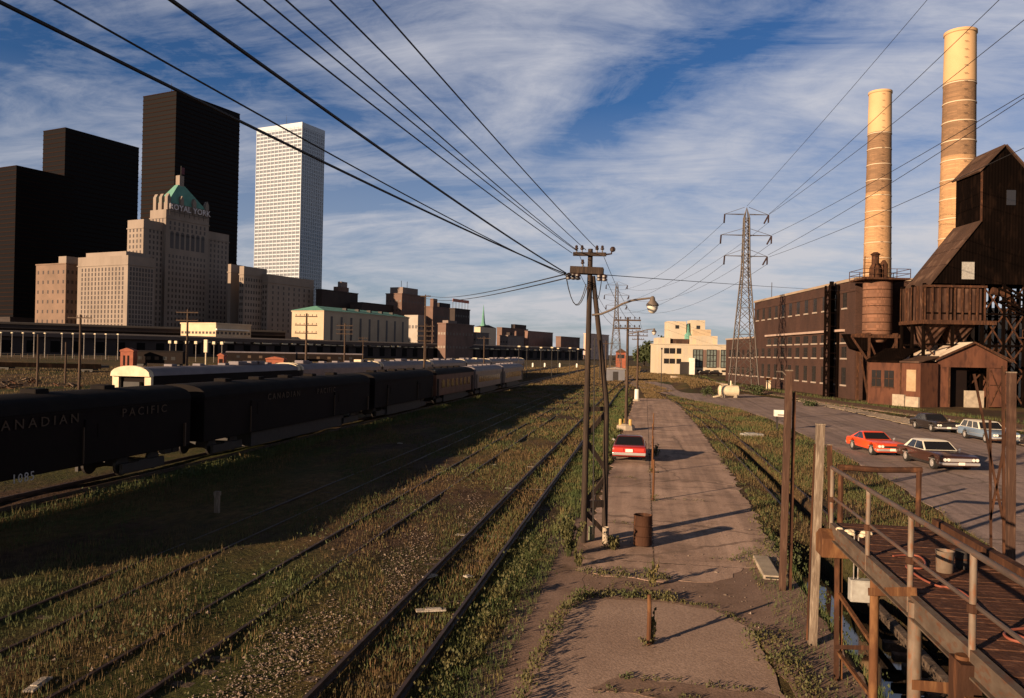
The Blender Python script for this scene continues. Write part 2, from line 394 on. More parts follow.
# ------------------------------------------------------------------ flat sheets with ragged edges
def ragged(pts, step=.5, amp=.12, seed=1):
    r=random.Random(seed); out=[]
    for i,p in enumerate(pts):
        q=pts[(i+1)%len(pts)]; p=Vector((p[0],p[1])); q=Vector((q[0],q[1]))
        d=(q-p); n=max(1,int(d.length/step)); nv=Vector((-d.y,d.x)).normalized()
        for k in range(n):
            out.append(tuple(p+d*(k/n)+nv*r.uniform(-amp,amp)))
    return out
def pave_mat(name,c1,c2,crack,scale=.25,cs=.35,dirt=(.13,.085,.055),crack_on=True,dirt_pos=(.56,.66),seams=False):
    mt=mat(name,c1,c2,scale=scale,rough=.9,world=True,detail=10,spec=.2)
    nt=mt.node_tree;N=nt.nodes;L=nt.links;b=N['Principled BSDF']
    g=N.new('ShaderNodeNewGeometry'); src=b.inputs['Base Color'].links[0].from_socket
    # fine grain
    n=N.new('ShaderNodeTexNoise'); n.inputs['Scale'].default_value=22; n.inputs['Detail'].default_value=8; L.new(g.outputs['Position'],n.inputs['Vector'])
    mr=N.new('ShaderNodeMapRange'); mr.inputs['From Min'].default_value=.3; mr.inputs['From Max'].default_value=.7; mr.inputs['To Min'].default_value=.72; mr.inputs['To Max'].default_value=1.25; L.new(n.outputs['Fac'],mr.inputs['Value'])
    m1=N.new('ShaderNodeMix'); m1.data_type='RGBA'; m1.blend_type='MULTIPLY'; m1.inputs['Factor'].default_value=1; L.new(src,m1.inputs['A']); L.new(mr.outputs[0],m1.inputs['B'])
    # dirt drifts
    n2=N.new('ShaderNodeTexNoise'); n2.inputs['Scale'].default_value=.55; n2.inputs['Detail'].default_value=10; n2.inputs['Roughness'].default_value=.7; L.new(g.outputs['Position'],n2.inputs['Vector'])
    r2=N.new('ShaderNodeValToRGB'); r2.color_ramp.elements[0].position=dirt_pos[0]; r2.color_ramp.elements[1].position=dirt_pos[1]; L.new(n2.outputs['Fac'],r2.inputs[0])
    m2=N.new('ShaderNodeMix'); m2.data_type='RGBA'; L.new(r2.outputs[0],m2.inputs['Factor']); L.new(m1.outputs['Result'],m2.inputs['A']); m2.inputs['B'].default_value=(*dirt,1)
    out=m2.outputs['Result']
    if crack_on:
        nz=N.new('ShaderNodeTexNoise'); nz.inputs['Scale'].default_value=1.2; nz.inputs['Detail'].default_value=6; L.new(g.outputs['Position'],nz.inputs['Vector'])
        va=N.new('ShaderNodeVectorMath'); va.operation='MULTIPLY_ADD'; va.inputs[1].default_value=(1.2,1.2,0); L.new(nz.outputs['Color'],va.inputs[0]); L.new(g.outputs['Position'],va.inputs[2])
        vo=N.new('ShaderNodeTexVoronoi'); vo.feature='DISTANCE_TO_EDGE'; vo.inputs['Scale'].default_value=cs; L.new(va.outputs[0],vo.inputs['Vector'])
        r3=N.new('ShaderNodeValToRGB'); r3.color_ramp.elements[0].position=.004; r3.color_ramp.elements[0].color=(1,1,1,1); r3.color_ramp.elements[1].position=.011; r3.color_ramp.elements[1].color=(0,0,0,1); L.new(vo.outputs['Distance'],r3.inputs[0])
        m3=N.new('ShaderNodeMix'); m3.data_type='RGBA'; L.new(r3.outputs[0],m3.inputs['Factor']); L.new(out,m3.inputs['A']); m3.inputs['B'].default_value=(*crack,1); out=m3.outputs['Result']
    if seams:      # joints between the poured bays, worn ragged by noise
        sp=N.new('ShaderNodeSeparateXYZ'); L.new(g.outputs['Position'],sp.inputs[0])
        nn=N.new('ShaderNodeTexNoise'); nn.inputs['Scale'].default_value=2.6; nn.inputs['Detail'].default_value=8; L.new(g.outputs['Position'],nn.inputs['Vector'])
        def mt_(op,a,c):
            q=N.new('ShaderNodeMath'); q.operation=op
            for i,v in enumerate((a,c)):
                if isinstance(v,(int,float)): q.inputs[i].default_value=v
                else: L.new(v,q.inputs[i])
            return q.outputs[0]
        wob=mt_('MULTIPLY',mt_('SUBTRACT',nn.outputs['Fac'],.5),.35)
        dx=mt_('ABSOLUTE',mt_('SUBTRACT',mt_('ADD',sp.outputs['X'],mt_('MULTIPLY',wob,.5)),.36),0)
        yy=mt_('ADD',sp.outputs['Y'],wob)
        dy=mt_('ABSOLUTE',mt_('SUBTRACT',mt_('MODULO',yy,5.2),2.6),0)
        wd=mt_('MULTIPLY',nn.outputs['Fac'],.055)
        l1=mt_('LESS_THAN',dx,mt_('MULTIPLY',wd,.9)); l2=mt_('LESS_THAN',dy,wd)
        lm=mt_('MULTIPLY',mt_('MAXIMUM',l1,l2),mt_('GREATER_THAN',nn.outputs['Fac'],.43))
        m4=N.new('ShaderNodeMix'); m4.data_type='RGBA'; L.new(lm,m4.inputs['Factor']); L.new(out,m4.inputs['A']); m4.inputs['B'].default_value=(.085,.055,.038,1); out=m4.outputs['Result']
        mpt=N.new('ShaderNodeMapping'); mpt.inputs['Scale'].default_value=(1.5,.06,1); L.new(g.outputs['Position'],mpt.inputs['Vector'])
        n6=N.new('ShaderNodeTexNoise'); n6.inputs['Scale'].default_value=1.4; n6.inputs['Detail'].default_value=5; L.new(mpt.outputs[0],n6.inputs['Vector'])
        r6=N.new('ShaderNodeMapRange'); r6.inputs['From Min'].default_value=.36; r6.inputs['From Max'].default_value=.62; r6.inputs['To Min'].default_value=.84; r6.inputs['To Max'].default_value=1.18; L.new(n6.outputs['Fac'],r6.inputs['Value'])
        m6=N.new('ShaderNodeMix'); m6.data_type='RGBA'; m6.blend_type='MULTIPLY'; m6.inputs['Factor'].default_value=1; L.new(out,m6.inputs['A']); L.new(r6.outputs[0],m6.inputs['B']); out=m6.outputs['Result']
        # oil drips and tyre grime in small spots
        n5=N.new('ShaderNodeTexNoise'); n5.inputs['Scale'].default_value=.9; n5.inputs['Detail'].default_value=4; L.new(g.outputs['Position'],n5.inputs['Vector'])
        r5=N.new('ShaderNodeValToRGB'); r5.color_ramp.elements[0].position=.62; r5.color_ramp.elements[1].position=.74; r5.color_ramp.elements[1].color=(.75,.75,.75,1); L.new(n5.outputs['Fac'],r5.inputs[0])
        m5=N.new('ShaderNodeMix'); m5.data_type='RGBA'; L.new(r5.outputs[0],m5.inputs['Factor']); L.new(out,m5.inputs['A']); m5.inputs['B'].default_value=(.11,.07,.05,1); out=m5.outputs['Result']
    L.new(out,b.inputs['Base Color'])
    bp=N.new('ShaderNodeBump'); bp.inputs['Strength'].default_value=.35; bp.inputs['Distance'].default_value=.02; L.new(n.outputs['Fac'],bp.inputs['Height']); L.new(bp.outputs[0],b.inputs['Normal'])
    return mt
PATH=pave_mat('path_worn_asphalt',(.29,.192,.143),(.42,.288,.22),(.20,.135,.10),scale=.22,cs=.13,dirt=(.175,.115,.085),dirt_pos=(.50,.68),seams=True)
SLAB=pave_mat('path_concrete',(.28,.19,.145),(.345,.24,.185),(.11,.07,.05),scale=.5,crack_on=False,dirt=(.22,.15,.115),dirt_pos=(.58,.7))
ROAD=pave_mat('road_asphalt',(.215,.155,.135),(.28,.205,.18),(.15,.11,.09),scale=.12,cs=.12,dirt=(.32,.235,.18),seams=True)
DIRT=pave_mat('dirt_bare',(.17,.108,.078),(.25,.165,.125),(.2,.1,.1),scale=.7,crack_on=False,dirt=(.11,.07,.048))
GRAVEL=pave_mat('gravel_ballast',(.065,.043,.032),(.12,.082,.062),(.1,.1,.1),scale=1.2,crack_on=False,dirt=(.16,.115,.09))
PALE_GRAVEL=pave_mat('gravel_pale',(.34,.26,.18),(.46,.36,.26),(.1,.1,.1),scale=.6,crack_on=False,dirt=(.2,.15,.09))

def sheet(name,pts,z,m,thick=.06,amp=.1,step=.5,seed=1):
    pl=ragged(pts,step,amp,seed)
    mb=MB(); mb.prism(pl,2,z-thick,z); o=mb.build(name,m); return tag(o,kind='structure')
# old platform / service path
sheet('path',[(-1.75,22.2),(-1.0,21.7),(1.0,21.6),(2.3,22.0),(2.9,23.4),(4.1,24.6),(4.45,40),(4.5,70),(4.2,96),(3.2,112),(-1.2,112),(-1.5,70),(-1.65,40)],.0165,PATH,.2,.16,.35,3)
sheet('path_slab',[(-1.95,8.0),(2.6,8.0),(2.55,15.6),(2.45,18.2),(1.7,19.4),(.2,19.7),(-1.25,19.6),(-1.62,18.8),(-1.9,15)],.018,SLAB,.2,.05,.35,4)
sheet('dirt_patch',[(-3.1,8),(-1.7,8),(-1.5,20),(-1.6,27),(-2.2,36),(-2.8,36),(-2.9,22)],.012,DIRT,.1,.12,.6,5)
sheet('dirt_patch',[(-1.65,18.5),(2.5,17.8),(3.0,10),(4.15,10),(4.15,27),(3.9,27),(2.0,23),(-1.7,23)],.008,DIRT,.1,.12,.6,6)
sheet('dirt_patch',[(-.9,14.35),(2.3,14.0),(2.45,14.75),(.6,14.9),(-.4,14.95)],.024,DIRT,.04,.07,.25,31)
# road, far left to near right
roadL=[(2.5,132),(5.1,118),(10.8,95),(12.2,80),(12.4,60),(12.2,44),(11.5,32),(10.6,20),(10,8)]
roadR=[(27,8),(27.4,30),(27.6,50),(26.5,66),(23.8,80),(22.6,100),(20.2,119),(14.5,140),(8.5,152)]
sheet('road',roadL+roadR,.022,ROAD,.1,.12,1.0,7)
sheet('gravel_verge',[(21.2,118),(23.0,100),(24.3,80),(27.2,66),(28.4,50),(31,50),(30,68),(27.2,84),(25.4,100),(22.6,119)],.03,PALE_GRAVEL,.1,.25,.8,8)
sheet('gravel_verge',[(6.5,205),(11.6,168),(14.5,152),(16.0,152),(13.2,170),(8.2,206)],.95,PALE_GRAVEL,.9,.15,1.5,18)
sheet('far_road',[(-4.0,165),(2.2,135),(8.4,150),(3,178),(-.5,240),(-8,240)],.026,ROAD,.1,.1,2,10)

# ------------------------------------------------------------------ railway tracks
RAIL_PROF=[(-.065,0),(.065,0),(.065,.02),(.012,.04),(.012,.11),(.036,.12),(.036,.155),(-.036,.155),(-.036,.12),(-.012,.11),(-.012,.04),(-.065,.02)]
def rail_along(mb,pts,off,z=.04):
    n=len(pts); vs=[];k=len(RAIL_PROF)
    for i,p in enumerate(pts):
        a=Vector(pts[max(i-1,0)]); b=Vector(pts[min(i+1,n-1)]); d=(b-a).normalized(); nv=Vector((d.y,-d.x))
        for (u,h) in RAIL_PROF:
            q=Vector(p)+nv*(off+u); vs.append((q.x,q.y,z+h))
    fs=[]
    for i in range(n-1):
        for j in range(k):
            j2=(j+1)%k; fs.append((i*k+j,i*k+j2,(i+1)*k+j2,(i+1)*k+j))
    mb.add(vs,fs)
def track(label,pts,ties=0,tie_step=.62,tie_z=.05,pale=0,z=.04,gauge=1.45,start=0,tm=None):
    root=thing('railway_track',label,'railway track',(0,0,0))
    for s in(-1,1):
        mb=MB(); rail_along(mb,pts,s*gauge/2,z); mb.build('rail',RAILTOP,root,smooth=False)
    L=0; done=0; r=random.Random(ties+11); nxt=start
    for i in range(len(pts)-1):
        a=Vector(pts[i]); b=Vector(pts[i+1]); ln=(b-a).length
        while nxt<L+ln and done<ties:
            t=(nxt-L)/ln; p=a+(b-a)*t; ang=math.atan2((b-a).y,(b-a).x)
            w=MB().box(-.11,.11,-1.25,1.25,-.12,.0)
            pm=W_TIE_PALE if r.random()<pale else (tm or W_TIE)
            w.build('sleeper',pm,root,loc=(p.x+r.uniform(-.04,.04),p.y,tie_z+r.uniform(-.03,.02)),rotz=ang+r.uniform(-.02,.02),bevel=.012)
            done+=1; nxt+=tie_step
        L+=ln
    return root
track('rusty railway track nearest the paved path, running through weeds',[(-4.75,4),(-4.75,60),(-4.75,120),(-4.2,170),(-3,230),(0,320)],80,.62,.0,.10,start=6)
track('overgrown railway track on the sunny edge of the long train shadow',[(-9.05,4),(-9.05,80),(-8.9,130),(-8.2,200),(-7,320)],60,.62,-.05,.05,start=6,z=-.10)
track('overgrown railway track lying inside the dark train shadow',[(-12.9,4),(-12.9,80),(-12.6,160),(-11,320)],50,.62,-.06,.0,start=8,z=-.115)
track('railway track under the row of dark baggage cars',[(-22.9,0),(-22.9,100),(-22.9,170),(-22.3,320)],0)
track('railway track under the rear train with grey roofs',[(-37.5,20),(-37.5,120),(-37.5,250),(-37,340)],0)
track('half buried siding in the grass along the right edge of the path',[(6.25,31),(6.2,45),(5.9,75),(4.6,105),(2.5,135),(-1,180)],0,z=-.05)
curve=[(41,50),(36,70),(31,90),(26.4,110),(22.4,130),(18.6,152),(14.6,176),(10.3,210),(6.5,250),(2,320)]
track('brown railway track curving past the sheds and the brick power house',curve,95,.72,.13,.0,z=.14,start=32,tm=W_TIE)
sheet('ballast',[(34.2,70),(29.2,90),(24.6,110),(20.6,130),(16.8,152),(12.8,176),(8.8,210),(11.8,210),(16.4,176),(20.4,152),(24.2,130),(28.2,110),(32.8,90),(37.8,70)],.07,DIRT,.12,.2,1.5,19)
# ------------------------------------------------------------------ downtown skyline
def dist_axes(az):
    return Vector((math.sin(az),math.cos(az),0)),Vector((-math.cos(az),math.sin(az),0))
AZ=R(16.8)
U1,U2=dist_axes(AZ); ROTZ=math.atan2(U1.y,U1.x)
CA=AZ+YAW; CS,CC=math.sin(CA),math.cos(CA)
def extents(pc,pl,pr,depth):
    L0=(pc-512)/FOC*depth
    k=(pr-512)/FOC; lb=(k*depth-L0)/(CS-k*CC)
    k=(pl-512)/FOC; la=(L0-k*depth)/(CC+k*CS)
    return la,lb                                  # left face length, right face length
def lean(pc,ytop): return ROLL*(hor(pc)-ytop)
def tower(name,label,cat,pc,pl,pr,ytop,depth,body,floors,band_mat,band_h=.5,proud=.25,extra=None,band_z0=.05):
    k_=lean(pc,ytop); pc,pl,pr=pc-k_,pl-k_,pr-k_
    la,lb=extents(pc,pl,pr,depth); h=height(pc,ytop,depth)
    root=thing(name,label,cat,spot(pc,depth),ROTZ)
    MB().box(0,lb,0,la,0,h).build('curtain_wall',body,root)
    if floors:
        mb=MB().box(-proud,lb+proud,-proud,la+proud,0,band_h); first=None
        for i in range(floors):
            z=h*(band_z0+(1-band_z0)*(i+1)/(floors))-band_h
            if first is None: first=mb.build('storey_band',band_mat,root,loc=(0,0,z))
            else:
                c=first.copy(); COL.objects.link(c); c.location.z=z
    return root,la,lb,h
t,la,lb,h=tower('office_tower','lowest black office tower at the left edge of the skyline','office tower',16,-40,74,165,760,TOWER_BLK,40,TOWER_BAND,1.0)
t,la,lb,h=tower('office_tower','middle black slab tower between the lower and the tallest black towers','office tower',65,43,139,127,860,TOWER_BLK,46,TOWER_BAND,1.0)
t,la,lb,h=tower('office_tower','tallest black office tower rising behind the stone hotel','office tower',176,143,240,90,720,TOWER_BLK,56,TOWER_BAND,.9)
mb=MB().box(lb*.12,lb*.3,la*.3,la*.6,h,h+4); mb.build('plant_room',TOWER_BLK,t)
MB().tube([(lb*.05,la*.25,h),(lb*.05,la*.25,h+9)],[.35,.15]).build('antenna',STEEL_DK,t)
# pale tower: metal grid of spandrels and columns over glass
t,la,lb,h=tower('office_tower','pale silver skyscraper right of the black towers','office tower',302,257,324.5,123,1320,TOWER_GL,57,TOWER_WH,2.0,.3)
for k in range(13):
    y=la*k/12; MB().box(-.6,.1,y-.5,y+.5,0,h-3.2).build('column',TOWER_WH,t)
for k in range(1,11):
    x=lb*k/10; MB().box(x-.45,x+.45,-.55,.1,0,h-3.2).build('column',TOWER_WH,t)
MB().box(-.6,lb+.6,-.6,la+.6,h-6,h+2.2).build('parapet',TOWER_WH,t)
MB().tube([(lb*.3,la*.5,h),(lb*.3,la*.5,h+24)],[.4,.12]).build('antenna',STEEL_DK,t)

# ---- hotel
HD=575
hot=thing('hotel','large buff stone hotel with stepped wings and a green copper roof','hotel',spot(128,HD),ROTZ)
Minv=Matrix.Rotation(-ROTZ,3,'Z')
def loc_of(p,root_p): return Minv@(p-root_p)
def hblock(name,pc,pl,pr,ytop,depth,m=STONE,parapet=True,z0=0):
    k_=lean(pc,ytop); pc,pl,pr=pc-k_,pl-k_,pr-k_
    la,lb=extents(pc,pl,pr,depth); h=height(pc,ytop,depth); c=loc_of(spot(pc,depth),spot(128,HD))
    mb=MB().box(c.x,c.x+lb,c.y,c.y+la,z0,h)
    if parapet: mb.box(c.x-.5,c.x+lb+.5,c.y-.5,c.y+la+.5,h-7,h-6.2)
    o=mb.build(name,m,hot); return c,la,lb,h
WL=hblock('wing',128,78,155,255,575)
hblock('wing_attic',126,86,150,251,578,parapet=False)
MS=hblock('main_block',143.5,127.5,228,219,612)
CT=hblock('central_tower',166,150,209,209,627)
UP=hblock('upper_tower',167.5,156,206,202,629,parapet=False,z0=CT[3]-1)
RA=hblock('wing',244,239.5,267,266,640); RB=hblock('wing',268,262,314,274,655); hblock('wing',231,228,246,264,650)
ES=hblock('main_block',208,200,229,231,668)
# roof
c,la,lb,h=UP; hr=height(180,181,629)
zb=h; y0,y1,x0,x1=c.y-.2,c.y+la+.2,c.x-.2,c.x+lb+.2
ym=(y0+y1)/2; xm0=x0+(x1-x0)*.36; xm1=x0+(x1-x0)*.52
MB().add([(x0,y0,zb),(x1,y0,zb),(x1,y1,zb),(x0,y1,zb),(xm0,ym-2,hr),(xm1,ym-2,hr),(xm1,ym+2,hr),(xm0,ym+2,hr)],
  [(0,1,5,4),(1,2,6,5),(2,3,7,6),(3,0,4,7),(4,5,6,7),(3,2,1,0)]).build('roof',COPPER,hot)
hl=height(181,171,629); hf=height(184,163,629)
xc=(xm0+xm1)/2
MB().box(xc-2.2,xc+2.2,ym-2.2,ym+2.2,hr-1,hl).build('chimney',STONE,hot)
MB().tube([(xc+1,ym,hl),(xc+1,ym,hf+2)],.25).build('flagpole',STEEL_DK,hot)
fl=MB().box(xc+1.2,xc+4.4,ym-.1,ym+.1,hf-4.5,hf+1); fl.build('flag',mat('flag_cloth',(.12,.04,.05)),hot)
# turrets and dormers around the roof foot
for (fx,fy) in((0,0),(0,.5),(0,1),(.33,0),(.66,0),(1,0)):
    px=c.x+lb*fx; py=c.y+la*fy
    MB().box(px-1.6,px+1.6,py-1.6,py+1.6,h-6,h+4).prism([(px-1.6,h+4),(px+1.6,h+4),(px,h+7)],1,py-1.6,py+1.6).build('turret',STONE,hot)
# rooftop lettering
ct=CT
SIGNM=mat('sign_letters_pale',(.62,.56,.56),rough=.5)
sx=c.x-1+lb*.54
letters('sign','ROYAL YORK',6.6,SIGNM,hot,(sx,c.y-3.0,h-3.5),(R(90),0,0),.2,1.05,.98)
sf=MB()
for k in range(9): sf.box(c.x+lb*k/8-.12,c.x+lb*k/8+.12,c.y-2.7,c.y-2.5,h-10,h)
sf.box(c.x,c.x+lb,c.y-2.7,c.y-2.5,h-7.4,h-7.1); sf.build('sign_frame',STEEL_DK,hot)
# windows: first hundred as parts, the rest in one sheet
HWIN=mat('window_hotel',(.045,.032,.028),rough=.4)
count=[0]; rest=MB()
def wins_left(c,la,h,cols,rows,z0,z1,w,hh,m0=.06):   # on the face at x = c.x
    for r in range(rows):
        for k in range(cols):
            y=c.y+la*(m0+(1-2*m0)*(k+.5)/cols); z=z0+(z1-z0)*(r+.5)/rows
            if count[0]<100:
                MB().box(c.x-.06,c.x+.2,y-w/2,y+w/2,z-hh/2,z+hh/2).build('window',HWIN,hot); count[0]+=1
            else: rest.box(c.x-.06,c.x+.2,y-w/2,y+w/2,z-hh/2,z+hh/2)
def wins_right(c,lb,cols,rows,z0,z1,w,hh,m0=.05):
    for r in range(rows):
        for k in range(cols):
            x=c.x+lb*(m0+(1-2*m0)*(k+.5)/cols); z=z0+(z1-z0)*(r+.5)/rows
            rest.box(x-w/2,x+w/2,c.y-.06,c.y+.2,z-hh/2,z+hh/2)
c,la,lb,h=WL; wins_left(c,la,h,13,13,18,h-8,1.5,2.6); wins_right(c,lb,8,13,18,h-8,1.5,2.6)
c,la,lb,h=MS; wins_left(c,la,h,4,19,16,h-6,1.5,2.6); wins_right(c,lb,22,19,16,h-6,1.4,2.5)
c,la,lb,h=CT; wins_left(c,la,h,4,3,h-16,h-7,1.5,2.6,.1); wins_right(c,lb,11,14,16,h-34,1.4,2.5)
for k in range(7):
    x=c.x+lb*(.14+.72*k/6); rest.box(x-1.7,x+1.7,c.y-.07,c.y+.2,h-30,h-18); rest.disc_y((x,c.y+.065,h-18),1.7,.27,12,1)
wins_right(c,lb,9,2,h-16,h-8,1.5,2.8)
c,la,lb,h=ES; wins_right(c,lb,5,18,20,h-5,1.4,2.5)
for B in(RA,RB):
    c,la,lb,h=B; wins_right(c,lb,8,9,18,h-8,1.4,2.5); wins_left(c,la,h,2,9,18,h-8,1.3,2.5)
tag(rest.build('window',HWIN,hot),kind='stuff')

# ---- lower buildings of the skyline; windows as small dark or pale panes
def plain_building(name,label,pc,pl,pr,ytop,depth,m,wl=(0,0),wr=(0,0),wm=None,extra=None,ww=1.6,wh=1.8):
    k_=lean(pc,ytop); pc,pl,pr=pc-k_,pl-k_,pr-k_
    la,lb=extents(pc,pl,pr,depth); h=height(pc,ytop,depth)
    root=thing(name,label,'building',spot(pc,depth),ROTZ)
    MB().box(0,lb,0,la,0,h).build('wall',m,root)
    MB().box(-.4,lb+.4,-.4,la+.4,h,h+.9).build('parapet',m,root)
    wm=wm or HWIN
    for r in range(wl[1]):
        for k in range(wl[0]):
            y=la*(k+.5)/wl[0]; z=4+(h-6)*(r+.5)/wl[1]
            MB().box(-.08,.3,y-ww/2,y+ww/2,z-wh/2,z+wh/2).build('window',wm,root)
    for r in range(wr[1]):
        for k in range(wr[0]):
            x=lb*(k+.5)/wr[0]; z=4+(h-6)*(r+.5)/wr[1]
            MB().box(x-ww/2,x+ww/2,-.08,.3,z-wh/2,z+wh/2).build('window',wm,root)
    if extra: extra(root,la,lb,h)
    return root
def bb_extra(root,la,lb,h):
    MB().box(0,lb*.9,0,la*.25,h,h+6).build('attic',STONE,root)
plain_building('stone_building','narrow brown stone building left of the hotel wing',66,36,79,264,600,STONE_DK,(6,8),(3,8),extra=bb_extra,wh=2.6)
def gr_extra(root,la,lb,h):
    z1=height(330,305.0,560)
    ym=la/2
    MB().add([(-1,-1,h+.9),(lb+1,-1,h+.9),(lb+1,la+1,h+.9),(-1,la+1,h+.9),(lb*.08,ym,z1),(lb*.92,ym,z1)],[(0,1,5,4),(1,2,5),(2,3,4,5),(3,0,4),(3,2,1,0)]).build('roof',COPPER,root)
    for k in range(5):
        x=lb*(.3+.14*k); MB().box(x-.9,x+.9,la*.18,la*.3,h+1,h+4.2).build('roof_vent',STEEL_DK,root)
    for k in range(9):
        x=lb*(.08+.105*k); MB().box(x-1.2,x+1.2,-.1,.3,5,h-3).build('window',HWIN,root)
plain_building('station_hall','long stone hall with a green hipped copper roof',324,292,409,311.5,560,mat('stone_hall',(.44,.34,.235),(.38,.29,.2),scale=.1,rough=.9),extra=gr_extra)
def cluster(*bs):
    def f(root,la,lb,h):
        for (x0,x1,y0,y1,hh,m) in bs:
            MB().box(lb*x0,lb*x1,la*y0,la*y1,h,h+hh).build('roof_house',m,root)
    return f
plain_building('office_block','dark flat block with stepped roof right of the pale tower',322,316,358,290,700,BLD_DK,extra=cluster((.45,.75,.1,.9,5,BLD_BR),(.55,.72,.2,.8,10,BLD_GR)))
plain_building('office_block','long low dark block behind the green roofed hall',362,350,404,303,720,BLD_DK,wr=(10,3),wm=STEEL_DK)
def mast(root,la,lb,h):
    MB().box(lb*.1,lb*.75,la*.1,la*.9,h,h+7).build('roof_house',BLD_GR,root)
    for k in(.3,.55): MB().tube([(lb*k,la*.5,h+7),(lb*k,la*.5,h+14)],.25).build('antenna',STEEL_DK,root)
plain_building('office_block','tallest brown block behind the hall with two short masts',402,386,425,294,760,BLD_BR,(5,6),(8,6),extra=mast)
plain_building('warehouse','pale low warehouse with tall windows behind the yard poles',418,405,456,316,730,mat('warehouse_pale',(.36,.31,.27),(.30,.26,.22),scale=.1),(4,2),(11,2),ww=2.2,wh=3)
plain_building('warehouse','brown brick block with chimneys left of the dark box building',433,425,453,307,740,BLD_BR,wr=(7,3),extra=cluster((.05,.25,.1,.5,8,BLD_BR),(.4,.9,.1,.9,5,BLD_DK)))
def redsign(root,la,lb,h):
    s=MB()
    for k in range(6): s.box(lb*k/5-.15,lb*k/5+.15,la*.4,la*.4+.3,h,h+7)
    s.build('sign_frame',STEEL_DK,root)
    MB().box(-1,lb+1,la*.4-.4,la*.4-.1,h+6.5,h+9.2).build('sign',mat('sign_red',(.55,.16,.10),(.45,.2,.15),scale=.4),root)
plain_building('office_block','dark box shaped block carrying a red roof sign',455,450,470,309,700,BLD_DK,wr=(6,5),extra=redsign)
ch=thing('church','distant church with a thin green copper spire','church',spot(480,900),ROTZ)
h0=height(480,327,900); h1=height(480,304,900)
la,lb=extents(476,470,492,900)
MB().box(0,lb,0,la,0,h0).build('wall',mat('church_stone',(.55,.44,.32),(.48,.38,.27),scale=.1),ch)
MB().prism([(0,h0),(lb,h0),(lb/2,h0+3)],1,0,la).build('roof',BLD_DK,ch)
MB().lathe((lb*.35,la*.5,0),[(3.6,h0-2),(3.4,h0+3),(2.2,h0+5),(.1,h1)],8).build('spire',COPPER,ch)
plain_building('warehouse','long brown block right of the church spire',502,497,528,328,950,BLD_BR,wr=(9,3),extra=cluster((.5,.95,.1,.9,6,BLD_DK)))
plain_building('warehouse','plain reddish block in the middle of the far low row',529,525,553,331.5,960,mat('brick_far',(.19,.11,.085),(.15,.085,.07),scale=.1),wr=(9,3))
plain_building('warehouse','lowest block at the right end of the far row, beside the twin pole',561,556,580,337,980,BLD_BR,wr=(8,2))
plain_building('warehouse','small pinkish building seen through the legs of the twin pole',588,584,609,334,900,mat('pink_plaster',(.56,.38,.29),(.48,.32,.25),scale=.1),wr=(6,3))
plain_building('warehouse','dark low warehouse in front of the left black tower',10,-30,36,318,640,BLD_DK,wr=(6,2))
def banners(root,la,lb,h):
    MB().box(-.6,lb*.9,-1.6,-.3,h-4,h-3).build('canopy',WHITE,root)
plain_building('express_shed','long pale low building in front of the hotel entrance',216,181,251,324,520,mat('shed_pale',(.58,.44,.29),(.48,.36,.24),scale=.15,rough=.9),(10,2),(9,2),extra=banners,ww=2,wh=1.6)

A=spot(-60,480); B=spot(285,600)
d=(B-A); ang=math.atan2(d.y,d.x); ln=d.length
ts=thing('train_shed','tall dark train shed between the yard and the hotel','train shed',A,ang)
MB().box(0,ln,0,30,0,17.5).build('wall',BLD_DK,ts)
MB().prism([(-1,17.5),(31,17.5),(28,18.6),(15,19.3),(2,18.6)],0,-1,ln+1).build('roof',mat('shed_roof_black',(.03,.022,.02),(.022,.017,.016),scale=.1,rough=.9),ts)
for k in range(40):
    x=ln*(k+.5)/40; MB().box(x-2.6,x+2.6,-.2,.3,9,15).build('bay',TOWER_BLK,ts)
plain_building('factory','low brown factory below the dark box shaped block, with a row of pale windows',446,438,474,324,600,BLD_BR,(3,2),(9,2),wm=GALV,extra=cluster((.1,.4,.1,.8,3,BLD_GR)))
plain_building('factory','small grey factory left of the church, half hidden by a utility pole',476,471,489,333,820,BLD_GR,(2,2),(5,2))
plain_building('factory','low pale roofed shed in front of the long brown block',508,500,524,336,830,BLD_GR,(3,2),(6,2),extra=cluster((.2,.35,.2,.6,4,BLD_DK),(.6,.7,.2,.6,6,BLD_BR)))
# train shed / viaduct: the long dark band across the yard
A=spot(-60,360); B=spot(583,760)
d=(B-A); ang=math.atan2(d.y,d.x); ln=d.length
vs_=thing('viaduct','very long low black viaduct stretching across the far side of the yard','viaduct',A,ang)
MB().box(0,ln,0,26,0,9.0).build('wall',BLD_DK,vs_)
rf=MB().prism([(-2,9.0),(28,9.0),(26,11),(13,12.0),(0,11)],0,-2,ln+2); rf.build('roof',mat('shed_roof_dark',(.06,.045,.042),(.045,.035,.033),scale=.1,rough=.9),vs_)
for k in range(48):
    x=ln*(k+.5)/48; MB().box(x-2.2,x+2.2,-.2,.3,1.5,7.2).build('bay',TOWER_BLK,vs_)
r=random.Random(4)
for k in range(60):
    x=ln*(.22+.75*(k+.5)/60)
    pl_=MB().box(x-r.uniform(1,3.4),x+r.uniform(1,3.4),-2.4,-.3,8.1,8.5+r.uniform(0,.6)).build('canopy',CREAM if r.random()<.6 else GALV,vs_)
